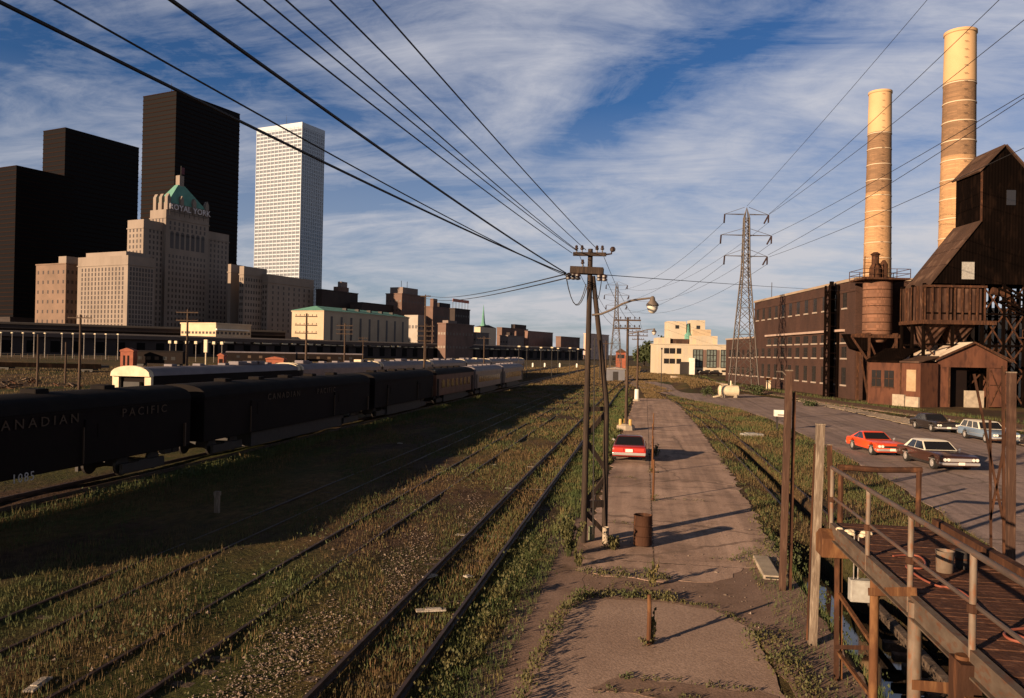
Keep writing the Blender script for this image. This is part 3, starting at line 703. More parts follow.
# ------------------------------------------------------------------ rolling stock
def wheelset(parent,y):
    b=MB().box(-1.12,-.98,-1.5,1.5,.35,.75).box(.98,1.12,-1.5,1.5,.35,.75).box(-1.1,1.1,-.35,.35,.45,.8)
    o=b.build('bogie',STEEL_DK,parent,loc=(0,y,0))
    for sx in(-.76,.76):
        for sy in(-1.1,1.1):
            MB().disc_y((sx,sy,.46+.195),.45,.12,18).build('wheel',STEEL_DK,o)
    return o
def arch(w,z0,z1,n=9):
    return [(w/2*math.cos(math.pi*i/(n-1))*1.0,z0+(z1-z0)*math.sin(math.pi*i/(n-1))**.75) for i in range(n)]
def rail_car(name,label,cat,x,y0,L,body,roof,style,group=None,ztop=4.10):
    root=thing(name,label,cat,(x,y0+L/2,.16),0,group)
    w=2.96; hl=L/2; zt=ztop-.16
    MB().box(-w/2,w/2,-hl,hl,1.10,zt-.62).build('body',body,root,bevel=.03)
    pr=arch(w+.06,zt-.62,zt,11)
    MB().prism(pr,1,-hl,hl).build('roof',roof,root,smooth=True)
    if name!='baggage_car' or y0>30: MB().box(-1.2,1.25,-hl*.56,hl*.56,.28,1.1).build('underframe_box',STEEL_DK,root)
    wheelset(root,-hl+3.0); wheelset(root,hl-3.0)
    for s in(-1,1):
        MB().box(-.16,.16,s*hl,s*(hl+.55),.6,.9).build('coupler',STEEL_DK,root)
        MB().box(-.62,.62,s*hl,s*(hl+.3),1.0,3.2).build('gangway',STEEL_DK,root)
    sx=w/2
    if style=='baggage':
        for yy in(-hl*.5,hl*.5):
            d=MB().box(sx,sx+.05,yy-1.3,yy+1.3,1.15,2.9).build('door',body,root)
            MB().bar((sx+.1,yy-1.45,1.2),(sx+.1,yy-1.45,2.6),.05).build('handrail',GOLD,root)
            MB().box(sx+.05,sx+.07,yy-.6,yy+.6,2.1,2.7).build('pane',TRAIN,d)
        MB().bar((sx+.08,hl-.6,1.1),(sx+.08,hl-.6,2.2),.09).build('handrail',GOLD,root)
        MB().box(sx,sx+.03,-hl+.1,hl-.1,3.20,3.26).build('letterboard',body,root)
    if style=='windows':
        n=7
        for k in range(n):
            yy=-hl*.8+(1.6*hl)*(k+.5)/n
            MB().box(sx-.02,sx+.03,yy-.55,yy+.55,1.9,2.75).build('window',GLASS_DK,root)
        for yy in(-hl*.93,hl*.9): MB().box(sx,sx+.04,yy-.4,yy+.4,1.0,2.9).build('door',TRAIN,root)
    if style=='coach':
        n=10
        for k in range(n):
            yy=-hl*.8+(1.6*hl)*(k+.5)/n
            MB().box(sx-.02,sx+.03,yy-.6,yy+.6,1.85,2.65).build('window',GLASS_DK,root)
        for yy in(-hl*.93,hl*.93): MB().box(sx,sx+.04,yy-.4,yy+.4,1.0,2.9).build('door',STEEL_DK,root)
        for z in(1.2,1.4,1.6): MB().box(sx,sx+.02,-hl,hl,z,z+.05).build('fluting',COACH,root)
    if style in('coach','baggage','windows'):
        for k in range(5):
            yy=-hl*.8+1.6*hl*(k+.5)/5
            MB().box(-.35,.35,yy-.35,yy+.35,zt-.1,zt+.16).build('roof_vent',roof,root,bevel=.05)
    return root
XT=-22.95
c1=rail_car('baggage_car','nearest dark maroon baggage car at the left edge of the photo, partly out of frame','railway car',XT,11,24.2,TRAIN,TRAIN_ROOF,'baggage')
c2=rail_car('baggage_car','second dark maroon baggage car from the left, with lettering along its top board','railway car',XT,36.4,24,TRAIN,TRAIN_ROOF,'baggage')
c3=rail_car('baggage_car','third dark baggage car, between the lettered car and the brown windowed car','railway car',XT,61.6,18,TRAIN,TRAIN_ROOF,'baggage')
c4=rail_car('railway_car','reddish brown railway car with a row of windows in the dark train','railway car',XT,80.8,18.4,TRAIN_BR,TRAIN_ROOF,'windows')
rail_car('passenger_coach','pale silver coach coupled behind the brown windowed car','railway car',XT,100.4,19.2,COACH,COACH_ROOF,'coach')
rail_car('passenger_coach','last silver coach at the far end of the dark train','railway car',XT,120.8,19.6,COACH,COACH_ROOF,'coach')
def side_text(car,yc,text,yw,size,z,m,sp=1.3,sx=1.0):
    letters('lettering',text,size,m,car,(1.53,yw-yc,z-.12),(R(90),0,R(90)),.008,sp,sx)
side_text(c1,23.1,'CANADIAN',25.3,.50,3.10,GOLD,1.5,1.25); side_text(c1,23.1,'PACIFIC',31.6,.50,3.10,GOLD,1.5,1.25)
side_text(c2,48.4,'CANADIAN',45.2,.50,3.10,GOLD,1.5,1.25); side_text(c2,48.4,'PACIFIC',51.6,.50,3.10,GOLD,1.5,1.25)
side_text(c1,23.1,'1085',24.75,.46,1.22,LETTER,1.2)

# second train: only ends and roofs show over the first one
r=random.Random(5)
names=['nearest grey roofed coach of the rear train, its arched cream end lit by the sun',
 'second grey roofed coach of the rear train','third grey roofed coach of the rear train','fourth grey roofed coach of the rear train',
 'fifth grey roofed coach of the rear train','sixth grey roofed coach of the rear train','farthest grey roofed coach of the rear train']
y=52.0
for k in range(7):
    L=24.6
    c=rail_car('passenger_coach',names[k],'railway car',-36.2,y,L,COACH if k else TRAIN,COACH_ROOF,'coach',ztop=4.42)
    zt=4.26
    for e in(-1,1):
        m_=MB()
        outer=arch(3.1,zt-.66,zt+.09,11)
        m_.prism(outer,1,e*L/2-.5,e*L/2+.02); m_.build('roof_end',CREAM,c,smooth=True)
    if k==0:
        # arched end of the first coach with a dark diaphragm
        m_=MB().box(-1.52,-1.02,-L/2-.28,-L/2,.9,3.7).box(1.02,1.52,-L/2-.28,-L/2,.9,3.7)
        out=arch(3.08,3.6,4.36,11); inn=[(x_*.66,3.6+(z_-3.6)*.45) for x_,z_ in out][::-1]
        n_=len(out); vs=[]
        for yy in(-L/2-.3,-L/2):
            vs+=[(x_,yy,z_) for x_,z_ in out]+[(x_,yy,z_) for x_,z_ in inn]
        fs=[]; q=2*n_
        for i in range(n_-1):
            a,b,cc,dd=i,i+1,q-2-i,q-1-i
            fs+= [(a,b,cc,dd),(a+q,dd+q,cc+q,b+q),(a,a+q,b+q,b),(dd,cc,cc+q,dd+q)]
        m_.add(vs,fs); m_.build('end_fairing',CREAM,c)
    for j in range(3):
        yy=r.uniform(-10,10)
        MB().box(-.5,.5,yy-.8,yy+.8,zt-.05,zt+.3).build('roof_vent',CREAM if r.random()<.15 else COACH_ROOF,c,bevel=.08)
    y+=L+.9

# dark freight and passenger cars standing far across the yard
def far_car(label,px,depth,ang,L,H,m,roof):
    root=thing('freight_car',label,'railway car',spot(px,depth),ang)
    MB().box(-L/2,L/2,-1.5,1.5,1.0,H-.5).build('body',m,root)
    MB().prism([(-1.55,H-.5),(1.55,H-.5),(1.0,H-.1),(0,H),(-1.0,H-.1)],0,-L/2,L/2).build('roof',roof,root)
    for s in(-.35,.35): MB().box(L*s-L*.07,L*s+L*.07,-.9,.9,.2,1.0).build('bogie',STEEL_DK,root)
    for k in range(5):
        x=-L*.4+L*.8*(k+.5)/5; MB().box(x-.6,x+.6,-1.55,-1.45,2.0,2.9).build('window',GOLD if k in(1,2) else GLASS_DK,root)
    return root
far_car('dark passenger car with two lit panes, standing left of the small orange shed',160,222,R(4),15,4.6,TRAIN,TRAIN_ROOF)
far_car('dark freight car in the far yard behind the three orange sheds',262,300,R(12),26,4.4,TRAIN,COACH_ROOF)
far_car('long dark freight car standing at the right end of the far yard row',330,310,R(12),26,4.4,TRAIN,COACH_ROOF)

fc=thing('flat_car','low dark flat car standing at the far left of the yard','railway car',spot(48,172),R(5))
MB().box(-13,13,-1.45,1.45,.95,1.45).build('deck',STEEL_DK,fc); MB().box(-13,13,-1.5,-1.42,.75,1.75).build('side_sill',RUST_BLACK,fc)
for s_ in(-9.5,9.5):
    bg_=MB().box(s_-1.4,s_+1.4,-1.0,1.0,.4,.9).build('bogie',STEEL_DK,fc)
    for k in(-.9,.9): MB().disc_y((s_+k,-.78,.45),.42,.14,14,1).build('wheel',STEEL_DK,bg_)
fn=thing('yard_fence','long low wire fence with dark posts crossing the left yard','fence',spot(-25,300),R(3))
for k in range(22): MB().box(k*2.7-.09,k*2.7+.09,-.09,.09,-.1,1.9).build('post',W_BROWN,fn)
for z in(.6,1.2,1.8): MB().bar((0,0,z),(56.7,0,z),.05).build('wire',STEEL_DK,fn)
for k,(px,d,w_,h_,l_) in enumerate([(30,118,1.2,.7,'small dark heap of scrap at the left, in the lit yard grass'),(70,110,1.6,.6,'low heap of rubble beside the slim utility pole'),(8,104,.9,.9,'short stack of old timbers near the left edge of the yard')]):
    hp=thing('scrap_heap',l_,'heap',spot(px,d)); r_=random.Random(k)
    for j in range(12):
        a=r_.uniform(0,3.1); x_,y_,z_=r_.uniform(-w_,w_),r_.uniform(-.6,.6),r_.uniform(.05,h_); e_=Vector((math.cos(a),math.sin(a),r_.uniform(-.3,.3)))*r_.uniform(.4,1.0)
        MB().bar(Vector((x_,y_,z_))-e_,Vector((x_,y_,z_))+e_,.18,.14).build('beam',W_TIE if j%3 else RUST,hp)
# ------------------------------------------------------------------ yard: sheds, posts, poles
def yard_shed(label,px,py,w,hh,depth,m,roofm):
    root=thing('yard_shed',label,'shed',spot(px,depth),R(10))
    MB().box(-w/2,w/2,0,2.4,0,hh*.8).build('wall',m,root)
    MB().prism([(-w/2-.2,hh*.8),(w/2+.2,hh*.8),(w/2+.1,hh*.88),(0,hh),(-w/2-.1,hh*.88)],1,-.2,2.6).build('roof',roofm,root)
    for k in(-.28,.05): MB().box(w*k,w*k+.5,-.05,.1,.4,hh*.6).build('door',TRAIN,root)
    return root
yard_shed('tall narrow orange yard shed beside the dark passenger car',127,0,3.4,5.2,215,RED_SIDE,RED_SIDE)
yard_shed('orange yard shed with a dark doorway in the middle of the far yard',275,0,4.4,3.8,200,RED_SIDE,RED_SIDE)
yard_shed('slim orange hut left of the pale low building',221,0,1.6,4.2,225,RED_SIDE,RED_SIDE)
yard_shed('low orange hut with a pale front, partly hidden by a utility pole',303,0,3.6,2.8,190,RED_SIDE,CREAM)
sg=thing('signal_post','pale upright signal post left of the slim orange hut','signal',spot(206,235))
MB().tube([(0,0,0),(0,0,5.5)],.18).build('post',CREAM,sg); MB().box(-.55,.55,-.3,.3,4.2,8).build('signal_head',CREAM,sg,bevel=.08)
lp0=None
for k,px in enumerate([1,12,23,34,45,62,73,84,95,106,118]):
    loc=spot(px,338-k*2)
    if lp0 is None:
        lp0=thing('yard_lamp','thin pale lamp post in the row before the dark train shed','lamp post',loc,0,'lamp posts before the train shed')
        MB().tube([(0,0,0),(0,0,10)],[.20,.12],6).build('post',STEEL,lp0); MB().box(-.4,.4,-.35,.35,9.9,10.35).build('lamp_head',CREAM,lp0)
    else: dup(lp0,loc)
yl=None
for k,(px,d) in enumerate([(170,300),(176,310),(187,300),(196,305),(214,300),(222,300)]):
    if yl is None:
        yl=thing('yard_lamp','short lamp post with a bright square head before the pale low building','lamp post',spot(px,d),0,'bright headed lamps in front of the pale building')
        MB().tube([(0,0,0),(0,0,7)],.12,6).build('post',STEEL,yl); MB().box(-.6,.6,-.35,.35,6.8,7.9).build('lamp_head',CREAM,yl,bevel=.15)
    else: dup(yl,spot(px,d))
fp=None
for k,(px,d) in enumerate([(519,185),(527,190),(541,210),(552,200),(558,230),(570,205),(578,240),(590,230),(600,200)]):
    if fp is None:
        fp=thing('yard_post','thin dark post standing in the tan field before the far black shed','post',spot(px,d),0,'thin posts in the far field')
        MB().tube([(0,0,0),(0,0,7.5)],[.10,.07],6).build('post',STEEL_DK,fp)
        MB().box(-.3,.3,-.12,.12,7.3,7.6).build('cap',CREAM,fp)
    else: dup(fp,spot(px,d))
mk=None
for px,d in[(522,330),(533,335),(545,340),(560,345),(577,345)]:
    if mk is None:
        mk=thing('marker_post','short white marker stake in the tan strip below the far black shed','marker post',spot(px,d),0,'white stakes in the far field')
        MB().box(-.3,.3,-.2,.2,0,1.6).build('stake',WHITE,mk); MB().prism([(-.3,1.6),(.3,1.6),(0,1.9)],1,-.2,.2).build('cap',WHITE,mk)
    else: dup(mk,spot(px,d))

def insulator(mb,x,y,z):
    mb.lathe((x,y,z),[(.02,0),(.02,.07),(.055,.09),(.06,.13),(.035,.15),(.05,.17),(.03,.22)],8)
def utility_pole(label,loc,H,arms,rotz=0,ins=True,group=None,armlen=2.4,r0=.16):
    root=thing('utility_pole',label,'utility pole',loc,rotz,group)
    MB().tube([(0,0,-.3),(.03,0,H*.5),(0,0,H)],[r0,r0*.85,r0*.65],9).build('pole',W_BROWN,root,smooth=True)
    for z in arms:
        a=MB().box(-armlen/2,armlen/2,-.20,-.10,z-.06,z+.06).build('crossarm',W_BROWN,root)
        if ins:
            for k in range(6):
                x=-armlen/2+.12+(armlen-.24)*k/5
                if abs(x)<.15: continue
                q=MB(); insulator(q,x,-.15,z+.06); q.build('insulator',PORC,a)
    return root
yp=[('brown utility pole with two crossarms in front of the hotel entrance',187,100,[10.2,9.2],10.6),
    ('utility pole standing before the lit end of the green roofed hall',306,100,[10.0,8.9,7.9],10.4),
    ('utility pole in front of the dark side of the green roofed hall',344.5,136,[10.0,9.3,8.6],10.4),
    ('utility pole farther right, before the pale low warehouse',425.5,130,[10.0,9.2,8.4,7.6],10.4),
    ('short far utility pole between two taller ones, left of the pale warehouse',363,225,[9.2,8.4],9.6),
    ('slim utility pole at the left, below the lit hotel wing',80,92,[9.0],9.4),
    ('utility pole rising over the silver coaches, below the church spire',484,165,[8.8],9.2),
    ('leaning bare pole at the far left of the yard',38,110,[],7.2),
    ('short bare pole in the left yard near the silver coach end',66,120,[],6.2),
    ('thin pole close behind the twin pole, right of the pinkish building',606,150,[8.0],8.6)]
for lb_,px,d,arms,H in yp: utility_pole(lb_,spot(px,d),H,arms,R(9),armlen=2.8,r0=.17)

# three standing pieces of litter / markers in the train shadow
st=thing('stake','pale weathered stake standing in the dark train shadow','stake',on_ground(217,512),0)
MB().box(-.09,.09,-.06,.06,-.1,.72).build('stake_shaft',W_GREY,st,bevel=.01); MB().box(-.11,.11,-.08,.08,.60,.75).build('stake_cap',W_GREY,st,bevel=.01)

# ------------------------------------------------------------------ the twin pole
TP=Vector((-1.83,25.4,0))
tp=thing('twin_utility_pole','two legged dark timber power pole with cross bracing beside the paved path','utility pole',TP)
def lp(v): return Vector(v)-TP
L0,L1=at_y(583.5,540,25.4),at_y(590.5,249,25.5)
L0.z=-.2
MB().tube([lp(L0),lp(L0.lerp(L1,.5)),lp(L1)],[.105,.095,.08],10).build('pole',POLE_DARK,tp,smooth=True)
R0=at_y(604.5,543,25.9); R0.z=-.2; R1=at_y(593,276,25.55)
RM=at_y(606.5,404,25.75)
MB().tube([lp(R0),lp(R0.lerp(RM,.5)),lp(RM),lp(RM.lerp(R1,.5)),lp(R1)],[.098,.095,.09,.085,.075],10).build('pole',POLE_DARK,tp,smooth=True)
def leg_at(A,B,z):
    if A is R0: A,B=(R0,RM) if z<RM.z else (RM,R1)
    t=(z-A.z)/(B.z-A.z); return lp(A.lerp(B,t))
for (A_,za,B_,zb) in [((R0,R1),4.15,(L0,L1),3.4),((L0,L1),3.25,(R0,R1),2.3),((R0,R1),2.05,(L0,L1),1.25),((L0,L1),1.0,(R0,R1),.25)]:
    MB().bar(leg_at(*A_,za),leg_at(*B_,zb),.07,.13).build('brace',POLE_DARK,tp)
for z,hh in((1.2,.22),(4.25,.14)):
    MB().bar(leg_at(L0,L1,z),leg_at(R0,R1,z),.10,hh).build('brace',POLE_DARK,tp)
MB().tube([leg_at(L0,L1,.3)+Vector((.3,-.1,0)),leg_at(L0,L1,6.5)+Vector((.2,-.1,0))],.022,5).build('conduit',STEEL_DK,tp)
def tparm(y,pl,pyl,pr,pyr,h,dep):
    a,b=lp(at_y(pl,pyl,25.5)),lp(at_y(pr,pyr,25.5))
    q=MB(); e=Vector((0,y,0)); q.bar(a+e,b+e,dep,h); return q.build('crossarm',POLE_DARK,tp,bevel=.01),a,b
ca,a,b=tparm(-.14,573.5,254.5,606.5,255,.12,.1)
for t in(.10,.27,.72,.88):
    q=MB(); p=a.lerp(b,t)+Vector((0,-.14,.06)); insulator(q,p.x,p.y,p.z); q.build('insulator',PORC,ca)
MB().tube([b+Vector((0,-.14,0)),b+Vector((.16,-.14,.02)),b+Vector((.18,-.14,.2))],.03,6).lathe(tuple(b+Vector((.2,-.14,.08))),[(.03,0),(.08,.03),(.09,.1),(.05,.16)],8).build('bracket',PORC,tp)
for yo in(-.17,.17):
    ca2,a2,b2=tparm(yo,570.5,270,603.5,271.5,.22,.11)
for t in(-.02,.12,.25,.9,1.05):
    q=MB(); p=a2.lerp(b2,t)
    q.lathe((p.x,p.y-.32,p.z-.34),[(.03,0),(.09,.02),(.09,.08),(.05,.1),(.09,.12),(.09,.18),(.03,.22)],8); q.build('insulator',PORC,ca2)
q=MB(); p=a2.lerp(b2,.38); insulator(q,p.x,p.y-.2,p.z+.11); q.build('insulator',PORC,ca2)
j=MB()
for (p0,p1,dp) in[((566,275),(586,284),28),((566,277),(587,287),26),((602,276),(594,287),20)]:
    A_,B_=lp(at_y(*p0,25.2)),lp(at_y(*p1,25.3)); pts=[]
    for i in range(9):
        t=i/8; q_=A_.lerp(B_,t); q_.z-=dp/796*25*(4*t*(1-t))*.9; pts.append(q_)
    j.tube(pts,.014,5)
j.build('jumper_cable',CABLE,tp)
def street_lamp(label,parent_loc,pts,H,cat='street lamp'):
    root=thing('street_lamp',label,cat,parent_loc)
    MB().tube(pts,[.035]*(len(pts)-1)+[.028],7).build('arm',GALV,root,smooth=True)
    e=Vector(pts[-1])
    MB().lathe(tuple(e+Vector((.05,0,-.24))),[(.03,.30),(.07,.26),(.09,.16),(.19,.05),(.20,0),(.17,-.02)],14).build('lamp_hood',GALV,root,smooth=True)
    MB().lathe(tuple(e+Vector((.05,0,-.25))),[(.17,0),(.165,-.08),(.12,-.18),(.05,-.235),(.01,-.24)],14).build('lamp_globe',mat('lamp_globe_glass',(.55,.50,.42),rough=.15,spec=.7),root,smooth=True)
    return root
def lpt(px,py,y): return at_y(px,py,y)
base=lpt(596,313,25.6)
pts=[lpt(x_,y_,25.5)-base for x_,y_ in[(592,315),(601,314),(611,310),(622,304),(632,300.5),(642,299),(651,298)]]
street_lamp('near globe street lamp on a long curved arm fixed to the twin pole',base,pts,0)
base=lpt(628,333,64.2)
pts=[lpt(x_,y_,64)-base for x_,y_ in[(628,334),(634,333),(642,331),(648,329.5),(653.5,329)]]
street_lamp('far globe street lamp on the single pole behind the red car',base,pts,0)

utility_pole('single brown pole with two crossarms and a yellow painted foot, beyond the red car',(-1.42,64.2,0),9.0,[8.75,8.1],R(-3),armlen=2.1,r0=.14)
pb=thing('pole_base','concrete collar with yellow painted stubs at the foot of the single pole','pole base',(-1.42,64.2,0))
MB().lathe((0,0,0),[(.75,0),(.7,.35),(.45,.5)],8).build('collar',CONC,pb)
for k,(x_,y_) in enumerate([(-.42,-.3),(.36,-.34),(-.05,.4)]): MB().lathe((x_,y_,.2),[(.12,0),(.12,.65),(.08,.7)],8).build('stub',YEL,pb)
utility_pole('smaller brown pole with a white painted foot farther along the path',(-.98,105.2,0),9.2,[9.0,8.5],R(-3),armlen=2.6,r0=.16)
pb=thing('pole_base','white painted sleeve at the foot of the smaller pole','pole base',(-.98,105.2,0))
MB().lathe((0,0,0),[(.30,0),(.28,1.5),(.22,1.55)],10).build('sleeve',WHITE,pb); MB().lathe((0,0,0),[(.5,0),(.45,.2),(.32,.22)],10).build('collar',CONC,pb)
utility_pole('distant thin pole behind the smaller pole',(-1.3,146,0),9.0,[8.8],R(-3),armlen=2.2,r0=.15)
sp_=thing('signpost','thin dark post at the edge of the grassy bank','post',on_ground(661,391),0)
MB().tube([(0,0,0),(0,0,7.2)],.07,6).build('post',STEEL_DK,sp_); MB().box(-.15,.15,-.1,.1,7,7.3).build('cap',STEEL_DK,sp_)

# barrel and cans
bl=thing('oil_drum','rusty upright steel drum on the path beside the twin pole','drum',(.03,25.35,.06))
MB().lathe((0,0,0),[(.27,0),(.29,.01),(.285,.28),(.305,.30),(.285,.32),(.285,.60),(.305,.62),(.285,.64),(.285,.9),(.30,.93),(.28,.94),(.27,.90),(.255,.80)],24).build('shell',RUST,bl,smooth=True)
for label,px,py,r_,h_,m_ in[('white paint can standing at the foot of the twin pole',605.5,543.5,.105,.50,CONC),('pale green paint can at the foot of the twin pole',591.5,540,.10,.42,mat('can_green',(.23,.25,.15),(.17,.18,.11),scale=4))]:
    g=on_ground(px,py); c=thing('paint_can',label,'can',(g.x,g.y,.0))
    MB().lathe((0,0,0),[(r_,0),(r_,h_),(r_*1.06,h_+.01),(r_*.9,h_+.02),(r_*.85,h_-.03)],18).build('shell',m_,c,smooth=True)
    MB().tube([(r_*math.cos(t),-.03-r_*.9,h_-.1-r_*.9*math.sin(t)) for t in [math.pi*i/8 for i in range(9)]],.006,5).build('handle',STEEL_DK,c)
bx=thing('junction_box','dark dented box lying against the white can','box',on_ground(614,547))
MB().box(-.14,.16,-.15,.15,0,.34).build('case',STEEL_DK,bx,bevel=.02); MB().box(-.10,.12,-.165,-.15,.06,.28).build('lid',RUST,bx,bevel=.005)

# row of pipe stubs down the middle of the path
pos=[(.18,16.75,1.0,'nearest rusty pipe stub on the path, with weeds at its foot'),(.43,33.4,1.65,'rusty pipe stub on the path beyond the drum'),
     (.46,41.3,1.7,'rusty pipe stub just in front of the red car'),(.55,47.8,1.2,'rusty pipe stub beside the front wing of the red car'),(.60,55,1.3,'rusty pipe stub past the red car'),(.75,65,1.3,'farthest rusty pipe stub, level with the single pole')]
for x_,y_,h_,l_ in pos:
    p=thing('pipe_stub',l_,'post',(x_,y_,.05))
    MB().tube([(0,0,-.1),(.01,.01,h_*.6),(0,0,h_)],[.048,.045,.04],8).build('pipe',RUST_OR,p,smooth=True)
    MB().lathe((0,0,0),[(.09,0),(.08,.05),(.05,.07)],8).build('collar',RUST,p)

# ------------------------------------------------------------------ lattice pylons
def pylon(label,loc,rotz,H=33.3,W=4.4):
    root=thing('pylon',label,'pylon',loc,rotz)
    def hw(z): 
        return W/2+(.62-W/2)*min(1,z/22) if z<22 else .62+(.45-.62)*(z-22)/(H-3-22)
    zs=[0]; 
    z=0
    while z<H-2:
        z+=max(1.25,hw(z)*1.75); zs.append(min(z,H-2))
    zs=sorted(set(zs))
    for sx in(-1,1):
        for sy in(-1,1):
            MB().tube([(sx*hw(z_),sy*hw(z_),z_) for z_ in zs]+[(0,0,H)],[.12]*len(zs)+[.03],4).build('leg',PYLON_STEEL,root)
    br=MB()
    for i in range(len(zs)-1):
        a,b=hw(zs[i]),hw(zs[i+1]); z0,z1=zs[i],zs[i+1]
        for (p,q,p2,q2) in [((-a,-a),(b,-b),(a,-a),(-b,-b)),((-a,a),(b,b),(a,a),(-b,b)),((-a,-a),(-b,b),(-a,a),(-b,-b)),((a,-a),(b,b),(a,a),(b,-b))]:
            br.bar((*p,z0),(*q,z1),.08); br.bar((*p2,z0),(*q2,z1),.08)
        if i%2==0:
            for (p,q) in [((-b,-b),(b,-b)),((b,-b),(b,b)),((b,b),(-b,b)),((-b,b),(-b,-b))]: br.bar((*p,z1),(*q,z1),.07)
    br.build('bracing',PYLON_STEEL,root)
    ends=[]
    for (z_,w_) in((32.0,4.0),(28.2,4.6),(24.4,3.9)):
        for s in(-1,1):
            q=MB()
            for yo in(-.42,.42): q.bar((s*.4,yo,z_),(s*w_,0,z_),.09)
            q.bar((s*.4,0,z_+1.3),(s*w_,0,z_),.07); q.bar((s*1.5,-.3,z_),(s*1.5,.3,z_),.06); q.bar((s*2.6,-.17,z_),(s*2.6,.17,z_),.06)
            arm=q.build('crossarm',PYLON_STEEL,root)
            for e,(dx,dy) in enumerate(((-.35,-.75),(.15,.9)) if s<0 else ((-.3,-.75),(-.75,.75))):
                MB().tube([(s*w_,0,z_-.05),(s*w_+dx*.8,dy*.9,z_-1.5)],.14,6).build('insulator_string',PORC,arm)
            ends.append((s*w_,z_))
    return root,ends
PY=Vector((17.75,150,0))
pylon('tall lattice power pylon in front of the brick power house',PY,R(10))
p2,_=pylon('distant lattice pylon seen between the twin pole and the single pole',(-10.9,300,0),R(10))

# ------------------------------------------------------------------ overhead wires
def wire(label,A_,B_,sag,r_,m=CABLE,n=22,extra=None):
    pts=[]
    for i in range(n+1):
        t=i/n; p=Vector(A_).lerp(Vector(B_),t); p.z-=sag*4*t*(1-t); pts.append(p)
    o=MB().tube(pts,r_,5).build('overhead_wire',m); o.location=(0,0,0)
    return tag(o,label,'wire',None),pts
def far_from(px,py,z,pole,yend=-14.0):
    """extend a span from the pole through the sight line at height z to the next pole behind"""
    d=ray(px,py); t=(z-CAM_Z)/d.z; E=Vector((t*d.x,t*d.y,z))
    k=(yend-pole.y)/(E.y-pole.y)
    q=pole+(E-pole)*k
    return q,E
def span(label,polepx,edgepx,z,r_,sag=.0,py=25.3,m=CABLE):
    S=at_y(*polepx,py); q,E=far_from(*edgepx,z,S)
    k=(E.y-S.y)/(q.y-S.y)
    # lift the far end so that the sagging span still passes the surveyed point
    lift=sag*4*k*(1-k)/k
    q=q+Vector((0,0,lift))
    return wire(label,S,q,sag,r_,m)
span('thick black cable, lowest of the bundle running to the upper left corner',(566,274),(0,2),8.9,.020,.35)
span('thin spiral wrapped cable second from the left in the bundle',(571,278),(55,0),8.9,.011,.45)
span('thick black cable, third from the left in the bundle overhead',(566,273),(171,0),9.0,.020,.35)
span('thin overhead wire fourth from the left in the bundle',(572,253),(237,0),9.3,.011,.3)
span('thin overhead wire fifth from the left, left one of a close pair',(577,251),(264,0),9.3,.010,.35)
span('thin overhead wire sixth from the left, right one of a close pair',(578,251),(286,0),9.3,.010,.35)
span('thin overhead wire second from the right in the bundle',(586,250),(330,0),9.3,.010,.25)
span('thin overhead wire at the right edge of the bundle',(598,250),(373,0),9.3,.010,.25)
yT=thing('utility_pole','tall thin pole by the brown block where the twin cables end','utility pole',spot(424.5,120))
zT=height(424.5,296,120)
MB().tube([(0,0,0),(0,0,zT+.2)],[.16,.10],8).build('pole',W_BROWN,yT); MB().box(-.8,.8,-.1,.1,zT-.1,zT+.05).build('crossarm',W_BROWN,yT)
S=at_y(566,274,25.2); E_=spot(424.5,120)+Vector((0,0,zT))
wire('upper one of the twin cables running left from the twin pole over the yard',S,E_+Vector((.3,0,.1)),.5,.022)
wire('lower one of the twin cables running left from the twin pole over the yard',S+Vector((0,.1,-.12)),E_+Vector((-.3,0,-.2)),.6,.022)
S=at_y(604,276,25.5); B_=at_y(858,291,128)
a1=at_y(617,273.5,30)
wire('long wire running right from the twin pole to the power house roof',at_y(606,275,25.6),B_,.1,.013)
# wires along the row of poles
for k,(x0,x1,dz) in enumerate([(-1.0,-.9,0),(.9,.9,0),(-.9,-.7,-.65),(.8,.8,-.65)]):
    wire(['left upper','right upper','left lower','right lower'][k]+' wire strung from the twin pole to the single pole behind it',at_y(578 if x0<0 else 602,252 if dz==0 else 270,25.5),(-1.42+x1,64,8.85+dz),.5,.009)
for k,x in enumerate((-.9,.9)):
    wire(['left','right'][k]+' wire strung from the single pole to the smaller pole',(-1.42+x,64.2,8.9),(-1.0+x,105.2,9.1),.4,.010)
# transmission conductors: two circuits towards the upper right, and on to the distant pylon
def pend(px,py): return at_y(px,py,149.5)
def cond(label,a,b,yb,r_=.032):
    A_=pend(*a); P_=at_y(*b,yb); k=(0-A_.y)/(P_.y-A_.y); q=A_+(P_-A_)*k
    sag=1.6; t=1/k; q.z+=sag*4*t*(1-t)/t
    wire(label,A_,q,sag,r_)
cond('earth wire from the tip of the near pylon to the upper right',(747,206),(927,0),85,.028)
cond('top right conductor from the near pylon rising to the upper edge',(769,214),(999,0),72)
cond('second highest conductor from the near pylon, leaving at the upper right corner',(769,214.5),(1024,20),70)
cond('middle conductor from the near pylon, upper wire of a close pair',(772,235),(1024,94),70)
cond('bottom conductor from the near pylon, lower wire of a close pair',(768,255),(1024,98),70)
cond('lowest conductor from the near pylon, passing the coal tower',(769,257),(1024,148),70)
ca_,sa_=math.cos(R(10)),math.sin(R(10))
for s,nm in((-1,'left'),(1,'right')):
    for (z_,w_,t_) in((30.6,4.0,'top'),(26.8,4.6,'middle'),(23.0,3.9,'bottom')):
        A_=Vector((PY.x+s*w_*ca_,PY.y+s*w_*sa_,z_)); B_=Vector((-10.9+s*w_*ca_,300+s*w_*sa_,z_))
        wire(nm+' '+t_+' conductor hanging between the near and the distant pylon',A_,B_,4.5,.032)
